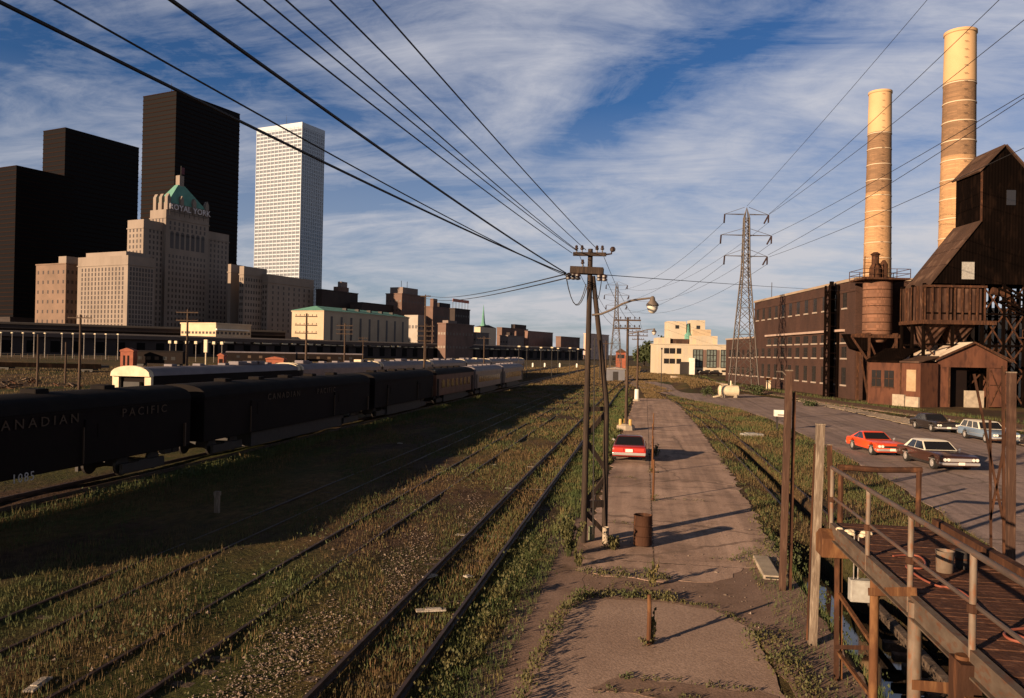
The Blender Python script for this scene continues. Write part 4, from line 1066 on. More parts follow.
# ------------------------------------------------------------------ power house and coal plant (one local grid, turned 8 degrees)
AZP=R(8.06)
E1=Vector((math.cos(AZP),math.sin(AZP),0)); E2=Vector((-math.sin(AZP),math.cos(AZP),0))
PW0=Vector((23.2,178.8,0))
ph=thing('power_house','long dark brick power house with rows of windows along the railway track','power house',PW0,AZP)
PL=54.0; PHH=17.8; PWW=14.0
MB().box(0,PWW,-PL,0,0,PHH).build('wall',PWR,ph)
MB().box(-.18,PWW+.2,-PL-.18,.18,PHH,PHH+.4).build('coping',mat('coping_stone',(.33,.25,.18),(.27,.2,.145),scale=.5),ph)
MB().box(-.12,0,-PL,0,PHH-1.6,PHH-1.25).build('cornice',PWR,ph)
def window(y,z,w,h,sillm=SILL,arched=False):
    f=MB().box(-.05,.25,y-w/2,y+w/2,z,z+h).build('window',GLASS_DK,ph)
    MB().box(-.22,.02,y-w/2-.2,y+w/2+.2,z-.26,z-.02).build('sill',sillm,f)
    q=MB()
    for k in(1,2): q.box(-.09,-.05,y-w/2+w*k/3-.04,y-w/2+w*k/3+.04,z,z+h)
    q.box(-.09,-.05,y-w/2,y+w/2,z+h*.5-.04,z+h*.5+.04); q.build('glazing_bars',STEEL_DK,f)
cols=[-2.6-4.3*k for k in range(16)]
for k,y in enumerate(cols):
    if y<-51.5: break
    window(y,13.9,1.4,2.3)
    if 2<=k<=11: window(y,8.6,2.2,1.3)
    window(y,6.2,1.8,1.7)
    window(y,2.1,1.6,2.6)
MB().box(-.5,0,-50,-9.5,10.25,10.6).build('ledge',mat('ledge_pinkish',(.40,.29,.23),(.32,.22,.18),scale=.5),ph)
pr_=MB()
for s in(-.9,.9):
    for x in(-1.6,-.3): pr_.bar((x,-47+s,0),(x,-47+s,17.6),.28)
for k in range(8):
    z=.6+2.1*k
    pr_.bar((-1.6,-47.9,z),(-1.6,-46.1,z+2),.14); pr_.bar((-1.6,-46.1,z),(-1.6,-47.9,z+2),.14); pr_.bar((-1.6,-47.9,z),(-1.6,-46.1,z),.16); pr_.bar((-1.6,-47.9,z),(-.3,-47.9,z),.14)
pr_.tube([(-1.0,-47,0),(-1.0,-47,18.2)],.35,8); pr_.build('pipe_rack',RUST_BLACK,ph)
mast_=MB().tube([(3,-2,PHH),(3,-2,PHH+4.3)],.07,6).build('roof_mast',STEEL_DK,ph)
# bright roof house behind the parapet
MB().box(6,11,-40,-30,PHH+.2,PHH+2.0).build('roof_house',PWR,ph)
def arr(k): return PW0+E1*k[0]+E2*k[1]
an=thing('brick_annex','lower dark brick annex at the far end of the power house','building',PW0+E2*.3+E1*.6,AZP)
MB().box(0,20,0,27,0,10.2).build('wall',PWR,an); MB().box(-.15,20.2,-.15,27.2,10.2,10.55).build('coping',SILL,an)
for k in range(6):
    for z in(2,6):
        f=MB().box(-.05,.25,2.5+4*k-.8,2.5+4*k+.8,z,z+1.7).build('window',GLASS_DK,an); MB().box(-.2,0,2.4+4*k-1,2.5+4*k+1,z-.3,z-.03).build('sill',SILL,f)

def chimney(label,px,depth,ytop,r_top,r_bot,n_b):
    root=thing('chimney',label,'chimney',spot(px-ROLL*(hor(px)-ytop),depth)); H=height(px,ytop,depth)
    zp=H*.86
    def rr(z): return r_bot+(r_top-r_bot)*z/H
    MB().lathe((0,0,0),[(rr(0),0),(rr(H*.66),H*.66)],36).build('shaft',CHIM,root,smooth=True)
    MB().lathe((0,0,0),[(rr(H*.66),H*.66),(rr(zp),zp)],36).build('shaft',CHIM_DK,root,smooth=True)
    MB().lathe((0,0,0),[(rr(zp)+.03,zp),(r_top+.03,H-.5),(r_top+.16,H-.4),(r_top+.16,H),(r_top*.7,H),(r_top*.7,H-2)],36).build('cap',CHIM_TOP,root,smooth=True)
    for k in range(n_b):
        z=H*.28+(zp-.3-H*.28)*k/(n_b-1)
        MB().lathe((0,0,z),[(rr(z)+.02,0),(rr(z)+.07,.02),(rr(z)+.07,.17),(rr(z)+.02,.19)],36,cap=False).build('iron_band',BAND,root,smooth=True)
    q=MB()
    for k in range(30):
        z=20+(H-21)*k/29; 
        q.box(-.25,.25,-rr(z)-.28,-rr(z)-.24,z,z+.05)
    q.build('ladder',STEEL_DK,root)
    return root
chimney('shorter brick chimney with a pale top, rising behind the round brick silo',881,160,92,2.1,2.95,12)
chimney('taller and wider brick chimney with a pale top, behind the dark coal tower',961.5,119,32,2.1,2.8,12)

# round silo on a steel stand
sl=thing('brick_silo','round reddish brick silo with a railed platform on a steel stand','silo',spot(876.5,115),AZP)
zb,zt=height(876,334,115),height(876,281,115)
MB().lathe((0,0,0),[(1.0,zb-1.2),(1.95,zb),(1.98,zb+.1),(1.98,zt)],28).build('drum',SILO,sl,smooth=True)
for k in range(7):
    z=zb+.4+(zt-zb-.6)*k/6; MB().lathe((0,0,z),[(1.99,0),(2.03,.02),(2.03,.1),(1.99,.12)],28,cap=False).build('hoop',RUST,sl)
MB().box(-3.0,3.4,-2.7,2.7,zt,zt+.25).build('platform',RUST,sl)
q=MB()
for x in(-3.0,-1.5,0,1.5,3.4):
    for y in(-2.7,2.7): q.bar((x,y,zt+.25),(x,y,zt+1.5),.08)
for y in(-2.7,2.7):
    for z in(.85,1.5): q.bar((-3.0,y,zt+z),(3.4,y,zt+z),.07)
for x in(-3.0,3.4):
    for z in(.85,1.5): q.bar((x,-2.7,zt+z),(x,2.7,zt+z),.07)
for z in(2.3,3.1): q.bar((-3,-2.7,zt+z),(-2,-2.7,zt+z),.07)
q.bar((-3,-2.7,zt),(-3,-2.7,zt+3.2),.09); q.bar((-2,-2.7,zt),(-2,-2.7,zt+3.2),.09)
q.build('railing',RUST,sl)
MB().lathe((-.4,0,zt+.25),[(.8,0),(.8,1.6),(.5,2.2),(.5,3.4),(.7,3.6),(.3,3.9)],14).lathe((.9,.2,zt+.25),[(.55,0),(.55,2.2),(.2,2.8)],12).bar((-.4,0,zt+2.6),(.9,.2,zt+2.2),.3).build('cyclone',RUST,sl)
q=MB()
for x in(-1.9,1.9):
    for y in(-1.9,1.9): q.bar((x,y,0),(x,y,zb-.2),.32)
for y in(-1.9,1.9): q.bar((-4.4,y,zb-.35),(2.6,y,zb-.35),.3,.5)
for x in(-1.9,1.9): q.bar((x,-2.2,zb-.1),(x,2.2,zb-.1),.3,.4)
q.bar((-1.9,-1.9,.5),(-1.9,1.9,zb-1),.2); q.bar((-1.9,-1.9,.5),(1.9,-1.9,zb-1),.2); q.bar((1.9,-1.9,.5),(-1.9,-1.9,zb-1),.2)
q.bar((-4.3,-1.9,zb-.6),(-1.9,-1.9,zb-4),.25); q.build('stand',RUST,sl)
MB().prism([(-4.4,zb-.1),(-1.9,zb-.1),(-1.9,zb-2.6),(-3.2,zb-2.2)],1,-1.9,1.9).build('chute',RUST_BLACK,sl)

# coal elevator
CE0=spot(930,106.5)
ce=thing('coal_elevator','huge dark sheet iron coal tower with sloping sides on a steel trestle','coal tower',CE0,AZP)
SW,TW,DD=6.4,5.9,6.4
zA,zB,zC,zD=16.4,24.7,31.6,34.9
x0,x1,x2,x3=0,SW,SW+TW,2*SW+TW
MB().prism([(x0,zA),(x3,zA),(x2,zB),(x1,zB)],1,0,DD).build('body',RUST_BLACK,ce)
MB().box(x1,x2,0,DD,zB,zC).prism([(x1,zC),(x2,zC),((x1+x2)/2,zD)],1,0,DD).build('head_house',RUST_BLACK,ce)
def slope(a,b,th,yy0,yy1):
    d=Vector((b[0]-a[0],b[1]-a[1])).normalized(); n=Vector((-d.y,d.x)); n=n if n.y>0 else -n
    return MB().prism([a,b,(b[0]+n.x*th,b[1]+n.y*th),(a[0]+n.x*th,a[1]+n.y*th)],1,yy0,yy1)
xm=(x1+x2)/2
slope((x1-.35,zC-.25),(xm,zD+.02),.22,-.35,DD+.35).build('roof',RUST_ROOF,ce)
slope((x2+.35,zC-.25),(xm,zD+.02),.22,-.35,DD+.35).build('roof',RUST_ROOF,ce)
slope((x0-.3,zA-.35),(x1,zB+.05),.2,-.25,DD+.25).build('side_roof',RUST_ROOF,ce)
slope((x3+.3,zA-.35),(x2,zB+.05),.2,-.25,DD+.25).build('side_roof',RUST_ROOF,ce)
f=MB().box(x2-2.6,x2-1.4,-.08,.1,zC-4.6,zC-2.6).build('window',GLASS_DK,ce)
MB().box(x0+4.0,x0+5.6,-.12,.05,zA+.6,zA+2.9).build('hatch',GREY_BOX,ce)
for x in(x1,x2): MB().box(x-.12,x+.12,-.14,0,zB,zC).build('corner_trim',RUST,ce)
# bins below on the left
zb2=11.2
MB().box(x0-.9,x1+.6,-.1,DD,zb2,zA-.3).build('bin',RUST_BIN,ce)
q=MB()
for k in range(9):
    x=x0-.9+(x1+1.5-x0)*k/8; q.bar((x,-.2,zb2),(x,-.2,zA-.3),.22)
for k in range(5): 
    y=DD*k/4; q.bar((x0-1.0,y,zb2),(x0-1.0,y,zA-.3),.22)
q.bar((x0-1.2,-.35,zb2),(x1+2,-.35,zb2),.45,.55); q.bar((x0-1.1,-.3,zb2),(x0-1.1,DD,zb2),.4,.5); q.bar((x0-1.1,-.3,zA-.4),(x1+.8,-.3,zA-.4),.3)
q.build('bin_frame',RUST,ce)
for k in range(2):
    xa=x0-.6+3.6*k
    MB().add([(xa,.2,zb2),(xa+3.3,.2,zb2),(xa+3.3,DD-.3,zb2),(xa,DD-.3,zb2),(xa+1.2,2.6,7.6),(xa+2.1,2.6,7.6),(xa+2.1,3.6,7.6),(xa+1.2,3.6,7.6)],
      [(0,1,2,3),(4,7,6,5),(0,4,5,1),(1,5,6,2),(2,6,7,3),(3,7,4,0)]).build('hopper',RUST_BIN,ce)
legx=[x0-.9,x0+2.9,x1+.4,x1+3.2,x2,x2+3,x3]
for x in legx:
    for y in(0,DD*.5,DD): MB().bar((x,y,0),(x,y,zA),.34).build('leg',RUST_BLACK,ce)
for zlev in(4.5,8.2,12.4):
    for y in(0,DD): MB().bar((legx[0],y,zlev),(legx[-1],y,zlev),.24).build('beam',RUST_BLACK,ce)
for y in(0,DD):
    for i in range(len(legx)-1):
        for (za,zc) in((.3,4.5),(4.5,8.2),(8.2,12.4),(12.4,16.2)):
            if legx[i+1]<=x1+.5 and za>8: continue
            MB().bar((legx[i],y,za),(legx[i+1],y,zc),.15).build('brace',RUST,ce)
            MB().bar((legx[i+1],y,za),(legx[i],y,zc),.15).build('brace',RUST,ce)
# inclined conveyor truss and walkway at the right
q=MB()
for y in(-.9,-2.4):
    q.bar((x1+2.0,y,14.0),(x3+5,y,6.5),.25); q.bar((x1+2.0,y,15.8),(x3+5,y,8.3),.25)
    for k in range(9):
        t=k/8; xa=x1+2.0+(x3+3.0-x1)*t; za=14.0-7.5*t; q.bar((xa,y,za),(xa,y,za+1.8),.14)
        if k<8: q.bar((xa,y,za),(x1+2.0+(x3+3.0-x1)*(k+1)/8,y,za-7.5/8+1.8),.12)
for k in range(9):
    t=k/8; xa=x1+2.0+(x3+3.0-x1)*t; q.bar((xa,-.9,14.0-7.5*t),(xa,-2.4,14.0-7.5*t),.12)
q.build('conveyor',RUST_BLACK,ce)
q=MB().box(x1+5,x3+8,-1.2,-.2,9.2,9.35)
for k in range(12): q.bar((x1+5+k*1.1,-1.2,9.3),(x1+5+k*1.1,-1.2,10.3),.06)
q.bar((x1+5,-1.2,10.3),(x3+8,-1.2,10.3),.07); q.bar((x1+5,-1.2,9.8),(x3+8,-1.2,9.8),.05); q.build('walkway',RUST,ce)
MB().tube([(x1+1.4,-.4,15.5),(x1+3.4,-.4,15.0),(x1+4.6,-.4,13)],.5,10).build('duct',RUST,ce)
# pale building behind the trestle
pb_=thing('boiler_house','pale block behind the legs of the coal tower','building',spot(985,128),AZP)
MB().box(0,24,0,10,0,14.2).build('wall',STUCCO,pb_); MB().box(-.2,24.2,-.2,10.2,14.2,14.7).build('coping',STUCCO,pb_)
for k in range(6):
    for z in(4,9): f=MB().box(1.5+k*3.8,3.3+k*3.8,-.06,.2,z,z+2.4).build('window',GLASS_DK,pb_); MB().box(1.4+k*3.8,3.4+k*3.8,-.2,0,z-.2,z-.02).build('sill',SILL,f)
pb_=thing('tank_house','pale low wall of a boiler room seen under the coal bins','building',spot(915,122),AZP)
MB().box(0,9,0,8,0,10.6).build('wall',STUCCO,pb_); MB().box(-.15,9.2,-.15,8.2,10.6,11).build('coping',STUCCO,pb_)
for k in range(3): MB().box(1+k*2.8,2.2+k*2.8,-.06,.2,3,4.6).build('window',GLASS_DK,pb_)

# gabled unloading shed
gs=thing('unloading_shed','rusty gabled shed with a wide open doorway and a pale patched roof','shed',spot(938,104),AZP)
GW=8.9; ge=height(938,360,104); ga=height(968,343.5,104)
MB().prism([(0,0),(0,ge),(.18,ge),(.18,0)],1,0,9).build('wall',RUST_WALL,gs)
MB().box(.18,1.4,0,.18,0,ge).build('wall',RUST_WALL,gs)
MB().box(GW-.18,GW,0,9,0,ge).build('wall',RUST_WALL,gs)
MB().prism([(0,ge-.9),(GW,ge-.9),(GW,ge),(GW/2,ga),(0,ge)],1,-.05,.14).build('gable',RUST_WALL,gs)
sl1=MB().prism([(-.5,ge-.2),(GW/2,ga+.02),(GW/2,ga+.2),(-.5,ge)],1,-.4,9.3).build('roof_panel',mat('roof_patched_white',(.70,.60,.47),(.45,.33,.24),scale=.5,rough=.8),gs)
tag(sl1,'pale patched roof slope')
MB().prism([(GW+.5,ge-.2),(GW/2,ga+.02),(GW/2,ga+.2),(GW+.5,ge)],1,-.4,9.3).build('roof_panel',RUST_ROOF,gs)
MB().prism([(-.55,ge-.1),(GW/2,ga-.02),(GW/2,ga+.25),(-.55,ge+.12)],1,-.55,-.35).prism([(GW+.55,ge-.1),(GW/2,ga-.02),(GW/2,ga+.25),(GW+.55,ge+.12)],1,-.55,-.35).build('barge_board',RUST,gs)
MB().box(1.4,1.62,-.06,.2,0,ge-.9).build('door_post',RUST,gs); MB().box(6.4,6.62,-.06,.2,0,ge-.9).build('door_post',RUST,gs)
d_=MB().box(6.62,GW-.05,-.12,-.03,.15,ge-.95).build('door',RUST_WALL,gs)
q=MB(); q.bar((6.7,-.16,.3),(GW-.2,-.16,ge-1.2),.14,.08); q.bar((GW-.2,-.16,.3),(6.7,-.16,ge-1.2),.14,.08); q.bar((6.65,-.16,3),(GW-.1,-.16,3),.14,.08); q.build('brace',RUST,d_)
MB().box(1.7,4.4,1.2,1.4,0,5.6).build('inner_partition',TRAIN,gs)
MB().box(3.9,6.3,.5,.9,0,2.2).build('low_wall',CONC,gs)
q=MB()
for x in(4.2,5.0,5.8): q.bar((x,3,0),(x,3,6),.16)
for z in(2,3.4,4.8): q.bar((4.0,3,z),(6.4,3,z),.14); q.bar((4.2,3,z-1.2),(5.8,3,z),.1)
q.build('inner_frame',RUST,gs)
# long lean-to shed to the left
S1=Vector((30.5,120,0)); 
ls=thing('lean_to_shed','long low rust red corrugated shed joined to the gabled shed','shed',spot(868.5,109.8),math.atan2((spot(921,102.2)-spot(868.5,109.8)).y,(spot(921,102.2)-spot(868.5,109.8)).x))
LL=(spot(921,102.2)-spot(868.5,109.8)).length
MB().box(0,LL,0,3.2,0,5.7).build('wall',RUST_WALL,ls)
MB().prism([(-.3,5.7),(3.4,7.5),(3.4,7.65),(-.3,5.9)],0,-.2,LL*.64).build('roof',RUST_BLACK,ls)
MB().prism([(-.3,5.7),(3.4,6.5),(3.4,6.65),(-.3,5.9)],0,LL*.64,LL).build('roof',RUST_ROOF,ls)
for t in(.17,.42):
    w_=MB().box(LL*t-.75,LL*t+.75,-.05,.1,2.4,4.6).build('window',GLASS_DK,ls)
    q=MB(); q.box(LL*t-.04,LL*t+.04,-.09,-.05,2.4,4.6); q.box(LL*t-.75,LL*t+.75,-.09,-.05,3.46,3.54); q.box(LL*t-.85,LL*t+.85,-.1,-.02,2.25,2.4); q.build('frame',RUST,w_)
MB().box(LL*.75,LL*.92,-.06,.1,2.0,4.8).build('door_panel',mat('panel_tan',(.36,.25,.15),(.28,.19,.11),scale=1),ls)
MB().box(LL*.64-.1,LL*.64+.1,-.08,0,0,5.7).build('trim',RUST,ls)
MB().box(LL*.52,LL*.74,-.35,-.02,0,1.5).box(LL*.76,LL*.995,-.3,-.02,0,1.3).build('plinth',CONC,ls)
gb=(thing('gate_box','white box with a long white horizontal pipe in front of the power house wall','barrier',spot(803,146),AZP))
MB().box(-1.4,1.2,-.8,.8,0,2.1).box(-.6,.3,-.5,.5,2.1,2.6).build('cabinet',WHITE,gb,bevel=.06); MB().tube([(.9,-.3,1.9),(5.2,-.3,1.9)],.14,8).build('boom',WHITE,gb)
MB().box(4.9,5.2,-.45,-.15,1.65,2.1).build('boom_end',WHITE,gb)
MB().box(-1.2,-.9,-.4,.4,-.1,.2).build('foot',CONC,gb)
wb=thing('concrete_block','pale slab lying on the grass below the dark pipe rack','block',spot(838,133),AZP); 
MB().box(-1.6,1.6,-.3,.3,0,.5).build('slab',CONC,wb,bevel=.05); MB().box(-1.2,1.2,-.34,.34,.08,.2).build('groove',STEEL_DK,wb)
wb=thing('hydrant_post','short pale post with a cap in front of the power house','post',spot(769,150)); MB().box(-.4,.4,-.3,.3,0,1.8).build('post',CREAM,wb,bevel=.05); MB().box(-.6,.6,-.4,.4,1.8,2.2).build('cap',RUST_OR,wb)
ct_=thing('tank','cream cylindrical tank lying at the foot of the near pylon','tank',spot(729.5,117),R(10))
MB().tube([(-1.45,0,1.0),(-1.3,0,1.0),(1.3,0,1.0),(1.45,0,1.0)],[.62,.82,.82,.62],20).build('shell',CREAM,ct_,smooth=True)
for x in(-.9,.9): MB().box(x-.15,x+.15,-.7,.7,0,.5).build('saddle',CONC,ct_)
MB().tube([(.3,0,1.8),(.3,0,2.5)],.12,8).build('filler_pipe',CREAM,ct_); MB().bar((-1.4,-.3,.3),(-2.4,-.5,.1),.2).build('outlet',CREAM,ct_)

# cream building beyond the bank
WD=262.0
wb=thing('cream_building','cream flat roofed factory building with large windows and roof huts, beyond the bank','building',spot(658,WD),AZP)
def wx(px): return (px-658)/FOC*WD
def wz(py): return height(690,py,WD)
Wd=wx(760)
MB().box(0,Wd,0,16,0,wz(345)).build('wall',STUCCO,wb); MB().box(-.2,Wd+.2,-.2,16.2,wz(345),wz(344)).build('coping',STUCCO,wb)
for (a,b,t_,bz,y0_) in[(659,671,338,345,2),(671,690,339,345,3),(691,718,335.5,345,1.5)]: MB().box(wx(a),wx(b),y0_,12,wz(bz),wz(t_)).build('upper_storey',STUCCO if a!=671 else RUST_ROOF,wb)
for (a,b,t_) in[(669.5,688,321),(693,707,319.5)]:
    MB().box(wx(a),wx(b),4,11,wz(339),wz(t_)).build('roof_hut',STUCCO,wb)
    m_=(a+b)/2; MB().box(wx(m_)-.6,wx(m_)+.6,3.9,4.1,wz(328.5),wz(325)).build('window',GLASS_DK,wb)
MB().box(wx(694),wx(712),2.5,11,wz(335.5),wz(329)).build('roof_hut',mat('hut_tan',(.45,.34,.22),(.38,.28,.18),scale=.4),wb)
MB().lathe((wx(690),5,wz(339)),[(1.6,0),(1.6,1.5),(.8,2.4),(.5,5)],12).build('tank',COPPER,wb)
for (a,b) in[(693,702.5),(706.5,716),(720.5,730),(734,744)]:
    w_=MB().box(wx(a),wx(b),-.08,.2,wz(367),wz(349.5)).build('window',GLASS_GREEN,wb)
    q=MB()
    for k in range(4): q.box(wx(a)+(wx(b)-wx(a))*k/3-.12,wx(a)+(wx(b)-wx(a))*k/3+.12,-.16,-.08,wz(367),wz(349.5))
    for yy in(367,361,355,349.5): q.box(wx(a),wx(b),-.17,-.09,wz(yy)-.12,wz(yy)+.12)
    q.build('glazing_bars',STEEL_DK,w_)
    MB().box(wx(b)+.15,wx(b)+1.0,-.12,.1,wz(367),wz(349.5)).build('pier',BLD_BR,wb)
for (yy0,yy1) in[(354,348.5),(364,359)]:
    for (a,b) in[(664,669),(669.6,675),(676.5,681)]: MB().box(wx(a),wx(b),-.08,.2,wz(yy0),wz(yy1)).build('window',GLASS_DK,wb)
MB().box(wx(680),wx(689),-.5,.3,0,wz(362)).build('door',STEEL_DK,wb); MB().box(wx(689),wx(693),-3,.1,0,wz(358)).build('stair_block',WHITE,wb)
for k in range(4): MB().box(wx(697+k*8.2),wx(702+k*8.2),-.08,.2,wz(371.5),wz(369.5)).build('window',GLASS_DK,wb)
for k,(px,l_) in enumerate([(704,'dark parked car in front of the cream building, nearest its door'),(715,'dark parked car in front of the cream building, right of the first')]):
    g=spot(px,250); cc=thing('parked_car',l_,'car',g,AZP)
    MB().box(-2.3,2.3,-.9,.9,.3,.95).build('body',TRAIN,cc,bevel=.1); MB().prism([(-1.5,.95),(1.6,.95),(1.0,1.5),(-.9,1.5)],1,-.75,.75).build('cabin',GLASS_DK,cc)
    for x in(-1.4,1.4):
        for y in(-.85,.85): MB().disc_y((x,y,.32),.32,.2,12,1).build('wheel',TYRE,cc)
cl=thing('far_shed','low blue grey shed at the end of the path, beside the tracks','shed',spot(616,182),R(3))
MB().box(-2.1,2.1,0,7,0,2.6).build('wall',mat('shed_bluegrey',(.15,.15,.17),(.11,.11,.125),scale=.4),cl); MB().prism([(-2.3,2.6),(2.3,2.6),(2.3,2.75),(0,3.1),(-2.3,2.75)],1,-.2,7.2).build('roof',STEEL,cl); MB().box(-.6,.6,-.05,.1,0,2.1).build('door',STEEL_DK,cl)
ob=thing('orange_tower','narrow orange red signal tower beyond the end of the path','signal tower',spot(621,330),R(3))
MB().box(-2.0,2.0,0,4,0,7.0).build('wall',RED_SIDE,ob); MB().prism([(-2.5,7),(2.5,7),(0,8.6)],1,-.5,4.5).build('roof',RUST_ROOF,ob); MB().box(-1.4,1.4,-.06,.1,4.5,6).build('window',GLASS_DK,ob)

# ------------------------------------------------------------------ near posts, footbridge and ditch gear
def timber_post(label,base,top,w,m,extra=None,cat='post'):
    root=thing('old_post',label,cat,base)
    d=Vector(top)-Vector(base)
    MB().bar((0,0,-.3),d,w,w*.9).build('shaft',m,root,bevel=.015)
    MB().box(d.x-w*.52,d.x+w*.52,d.y-w*.48,d.y+w*.48,d.z,d.z+.03).build('end_grain',W_GREY,root)
    if extra: extra(root,d)
    return root
def rails_extra(root,d):
    MB().bar((.21,.1,-.2),(d.x+.16,d.y+.1,d.z-.55),.07,.12).build('angle_iron',RUST,root)
    MB().bar((.12,-.02,1.2),(.24,.1,1.2),.05).bar((d.x+.02,0,3.9),(.2,.1,3.9),.05).build('strap',RUST,root)
    MB().tube([(d.x-.04,-.02,d.z-.15),(d.x-.16,-.02,d.z-.02),(d.x-.32,-.02,d.z-.02)],.02,6).build('hook',GALV,root)
b_=on_ground(782,590); t_=at_y(789,371,b_.y)
timber_post('tallest brown post left of the footbridge, with an angle iron bolted on',b_,t_,.17,POST_BROWN,rails_extra)
b_=on_ground(812,645); t_=at_y(820.5,425,b_.y)
def wire_extra(root,d): MB().bar((-.11,-.02,.1),(d.x-.11,d.y,d.z-.4),.03).build('angle_iron',RUST,root)
timber_post('shorter weathered grey post between the tallest post and the footbridge railing',b_,t_,.17,W_GREY,wire_extra)
b_=Vector((8.6,20.5,0)); t_=at_y(1011.5,373,20.5)
timber_post('thick brown post at the right, standing beyond the footbridge',b_,t_,.17,POST_BROWN)
fr=thing('steel_frame','thin rusty steel frame of struts beside the thick brown post','frame',Vector((8.3,22,0)))
O_=Vector((8.3,22,0))
q=MB()
def fs(a,b,w=.05): MB().bar(at_y(*a,22)-O_,at_y(*b,22)-O_,w).build('strut',RUST,fr)
g0=on_ground(992,560)
fs((1003,366),(1004,560),.06); fs((990,420),(991,560),.05); fs((974,374),(1003,520),.05); fs((1013,400),(990,520),.05); fs((990,440),(1004,440),.04); fs((990,500),(1004,500),.04)
b_=on_ground(831,523); b_=Vector((b_.x,b_.y,0)); t_=at_y(829.5,445,b_.y)
timber_post('short dark post behind the far end of the footbridge railing',b_,t_,.16,RUST)
br_=thing('pipe_barrier','brown pipe barrier across the grass behind the footbridge','barrier',Vector((8,29,0)))
O_=Vector((8,29,0))
MB().tube([at_y(838,467,29)-O_,at_y(880,470,29)-O_,at_y(922,470,29)-O_],.10,8).build('rail',RUST,br_,smooth=True)
for px in(841,919):
    p=at_y(px,469,29)-O_; MB().tube([(p.x,0,-.2),(p.x,0,p.z)],.09,8).build('post',RUST,br_)
mb_=thing('mailbox','small white box on a dark post at the edge of the road','box',on_ground(777,430)); gp=on_ground(777,430)
k_=(on_ground(777,430)-Vector((0,0,6))).length/FOC
MB().box(-.08,.08,-.08,.08,0,k_*13).build('post',STEEL_DK,mb_); MB().box(-.25,k_*9,-.3,.3,k_*13,k_*19).build('case',WHITE,mb_,bevel=.03); MB().box(-.02,k_*7,-.32,-.3,k_*14,k_*15).build('slot',STEEL_DK,mb_)

# footbridge
PAINT_DULL=mat('paint_dull_girder',(.12,.088,.064),(.07,.047,.033),scale=5,rough=.75,c3=(.10,.045,.024),stretch=(1,.4,1))
STEEL_BROWN=mat('steel_weathered',(.10,.075,.062),(.065,.045,.036),scale=6,rough=.6,c3=(.13,.06,.035),stretch=(1,.2,1))
FBX,FBR,FBZ=3.55,5.42,2.86
fb=thing('footbridge','rusty footbridge with a plank deck and pipe railing over the ditch','footbridge',(FBX,12,0))
O_=Vector((FBX,12,0))
YE=16.0; YN=3.0
dk=MB(); r=random.Random(9); y=YN
while y<YE:
    dk.box(.12,FBR-FBX,y-12+.006,y-12+.15,FBZ-.07+r.uniform(-.006,.006),FBZ+r.uniform(-.006,.006)); y+=.158
dk.build('deck',rust_mat('deck_planks',(.095,.043,.027),(.055,.027,.018),(.14,.07,.045),scale=2.2),fb)
def girder(x,m,h=.22):
    return MB().box(x-.05,x+.05,YN-12,YE-12,FBZ-h,FBZ+.03).box(x-.10,x+.10,YN-12,YE-12,FBZ-h-.02,FBZ-h).build('girder',m,fb)
girder(.02,PAINT_DULL); girder(FBR-FBX+.05,RUST); 
for y in np.arange(YN,YE+.1,1.6): MB().box(.07,FBR-FBX,y-12-.05,y-12+.05,FBZ-.25,FBZ-.08).build('cross_beam',RUST,fb)
RH=1.07
py_=[15.95,13.46,11.4,9.35,7.3,5.2]
for y in py_:
    p=MB().tube([(0,y-12,FBZ-.28),(0,y-12,FBZ+RH)],.038,10).build('railing_post',PAINT_PIPE,fb,smooth=True)
    MB().lathe((0,y-12,FBZ+.42),[(.05,0),(.062,.01),(.062,.09),(.05,.1)],10).build('clamp',RUST,p)
MB().tube([(0,YE-12,FBZ+RH),(0,YN-12,FBZ+RH)],.038,10).build('handrail',STEEL_BROWN,fb,smooth=True)
MB().tube([(.03,YE-12,FBZ+.5),(.03,YN-12,FBZ+.5)],.026,8).build('mid_rail',STEEL_BROWN,fb,smooth=True)
xr=FBR-FBX+.02
MB().box(xr-.10,xr+.04,YN-12,YE-12,FBZ,FBZ+.20).build('kick_board',RUST,fb,bevel=.01)
MB().tube([(xr+.16,YE-12+.3,FBZ-.10),(xr+.16,YN-12,FBZ-.10)],.05,8).build('pipe',RUST,fb,smooth=True)
for y in [15.9,13.2,10.5,7.8,5.1]: MB().box(xr-.02,xr+.2,y-12-.04,y-12+.04,FBZ-.2,FBZ).build('pipe_bracket',RUST,fb)
# end bracket, braced legs
MB().prism([(15.55-12,FBZ-.55),(16.1-12,FBZ-.55),(16.1-12,FBZ-.2),(15.8-12,FBZ-.05),(15.55-12,FBZ-.2)],0,-.25,.3).build('bracket',RUST_OR,fb,bevel=.02)
lg=[]
def flegs(a,b,w,m,yy,tube=True):
    p,q_=at_y(*a,yy)-O_,at_y(*b,yy)-O_
    d=(p-q_).normalized(); q_=q_-d*((q_.z+1.1)/max(d.z,.3))
    (MB().tube([q_,p],w/2,10) if tube else MB().bar(q_,p,w)).build('leg',m,fb,smooth=tube)
flegs((837,552),(836,697),.075,RUST,15.7,False)
flegs((841,552),(841,697),.04,RUST_OR,15.75,False)
flegs((875,565),(873,697),.14,RUST_OR,13.4)
flegs((915,602),(914,690),.17,PAINT_PIPE,11.2)
flegs((963,655),(963,697),.16,RUST_OR,9.4)
def fbar(a,b,ya,yb,w,m,n='brace'): MB().bar(at_y(*a,ya)-O_,at_y(*b,yb)-O_,w).build(n,m,fb)
fbar((839,594),(874,646),15.7,13.4,.06,RUST_OR); fbar((838,652),(872,697),15.7,13.4,.06,RUST_OR); fbar((836,647),(874,648),15.7,13.4,.07,RUST,'brace')
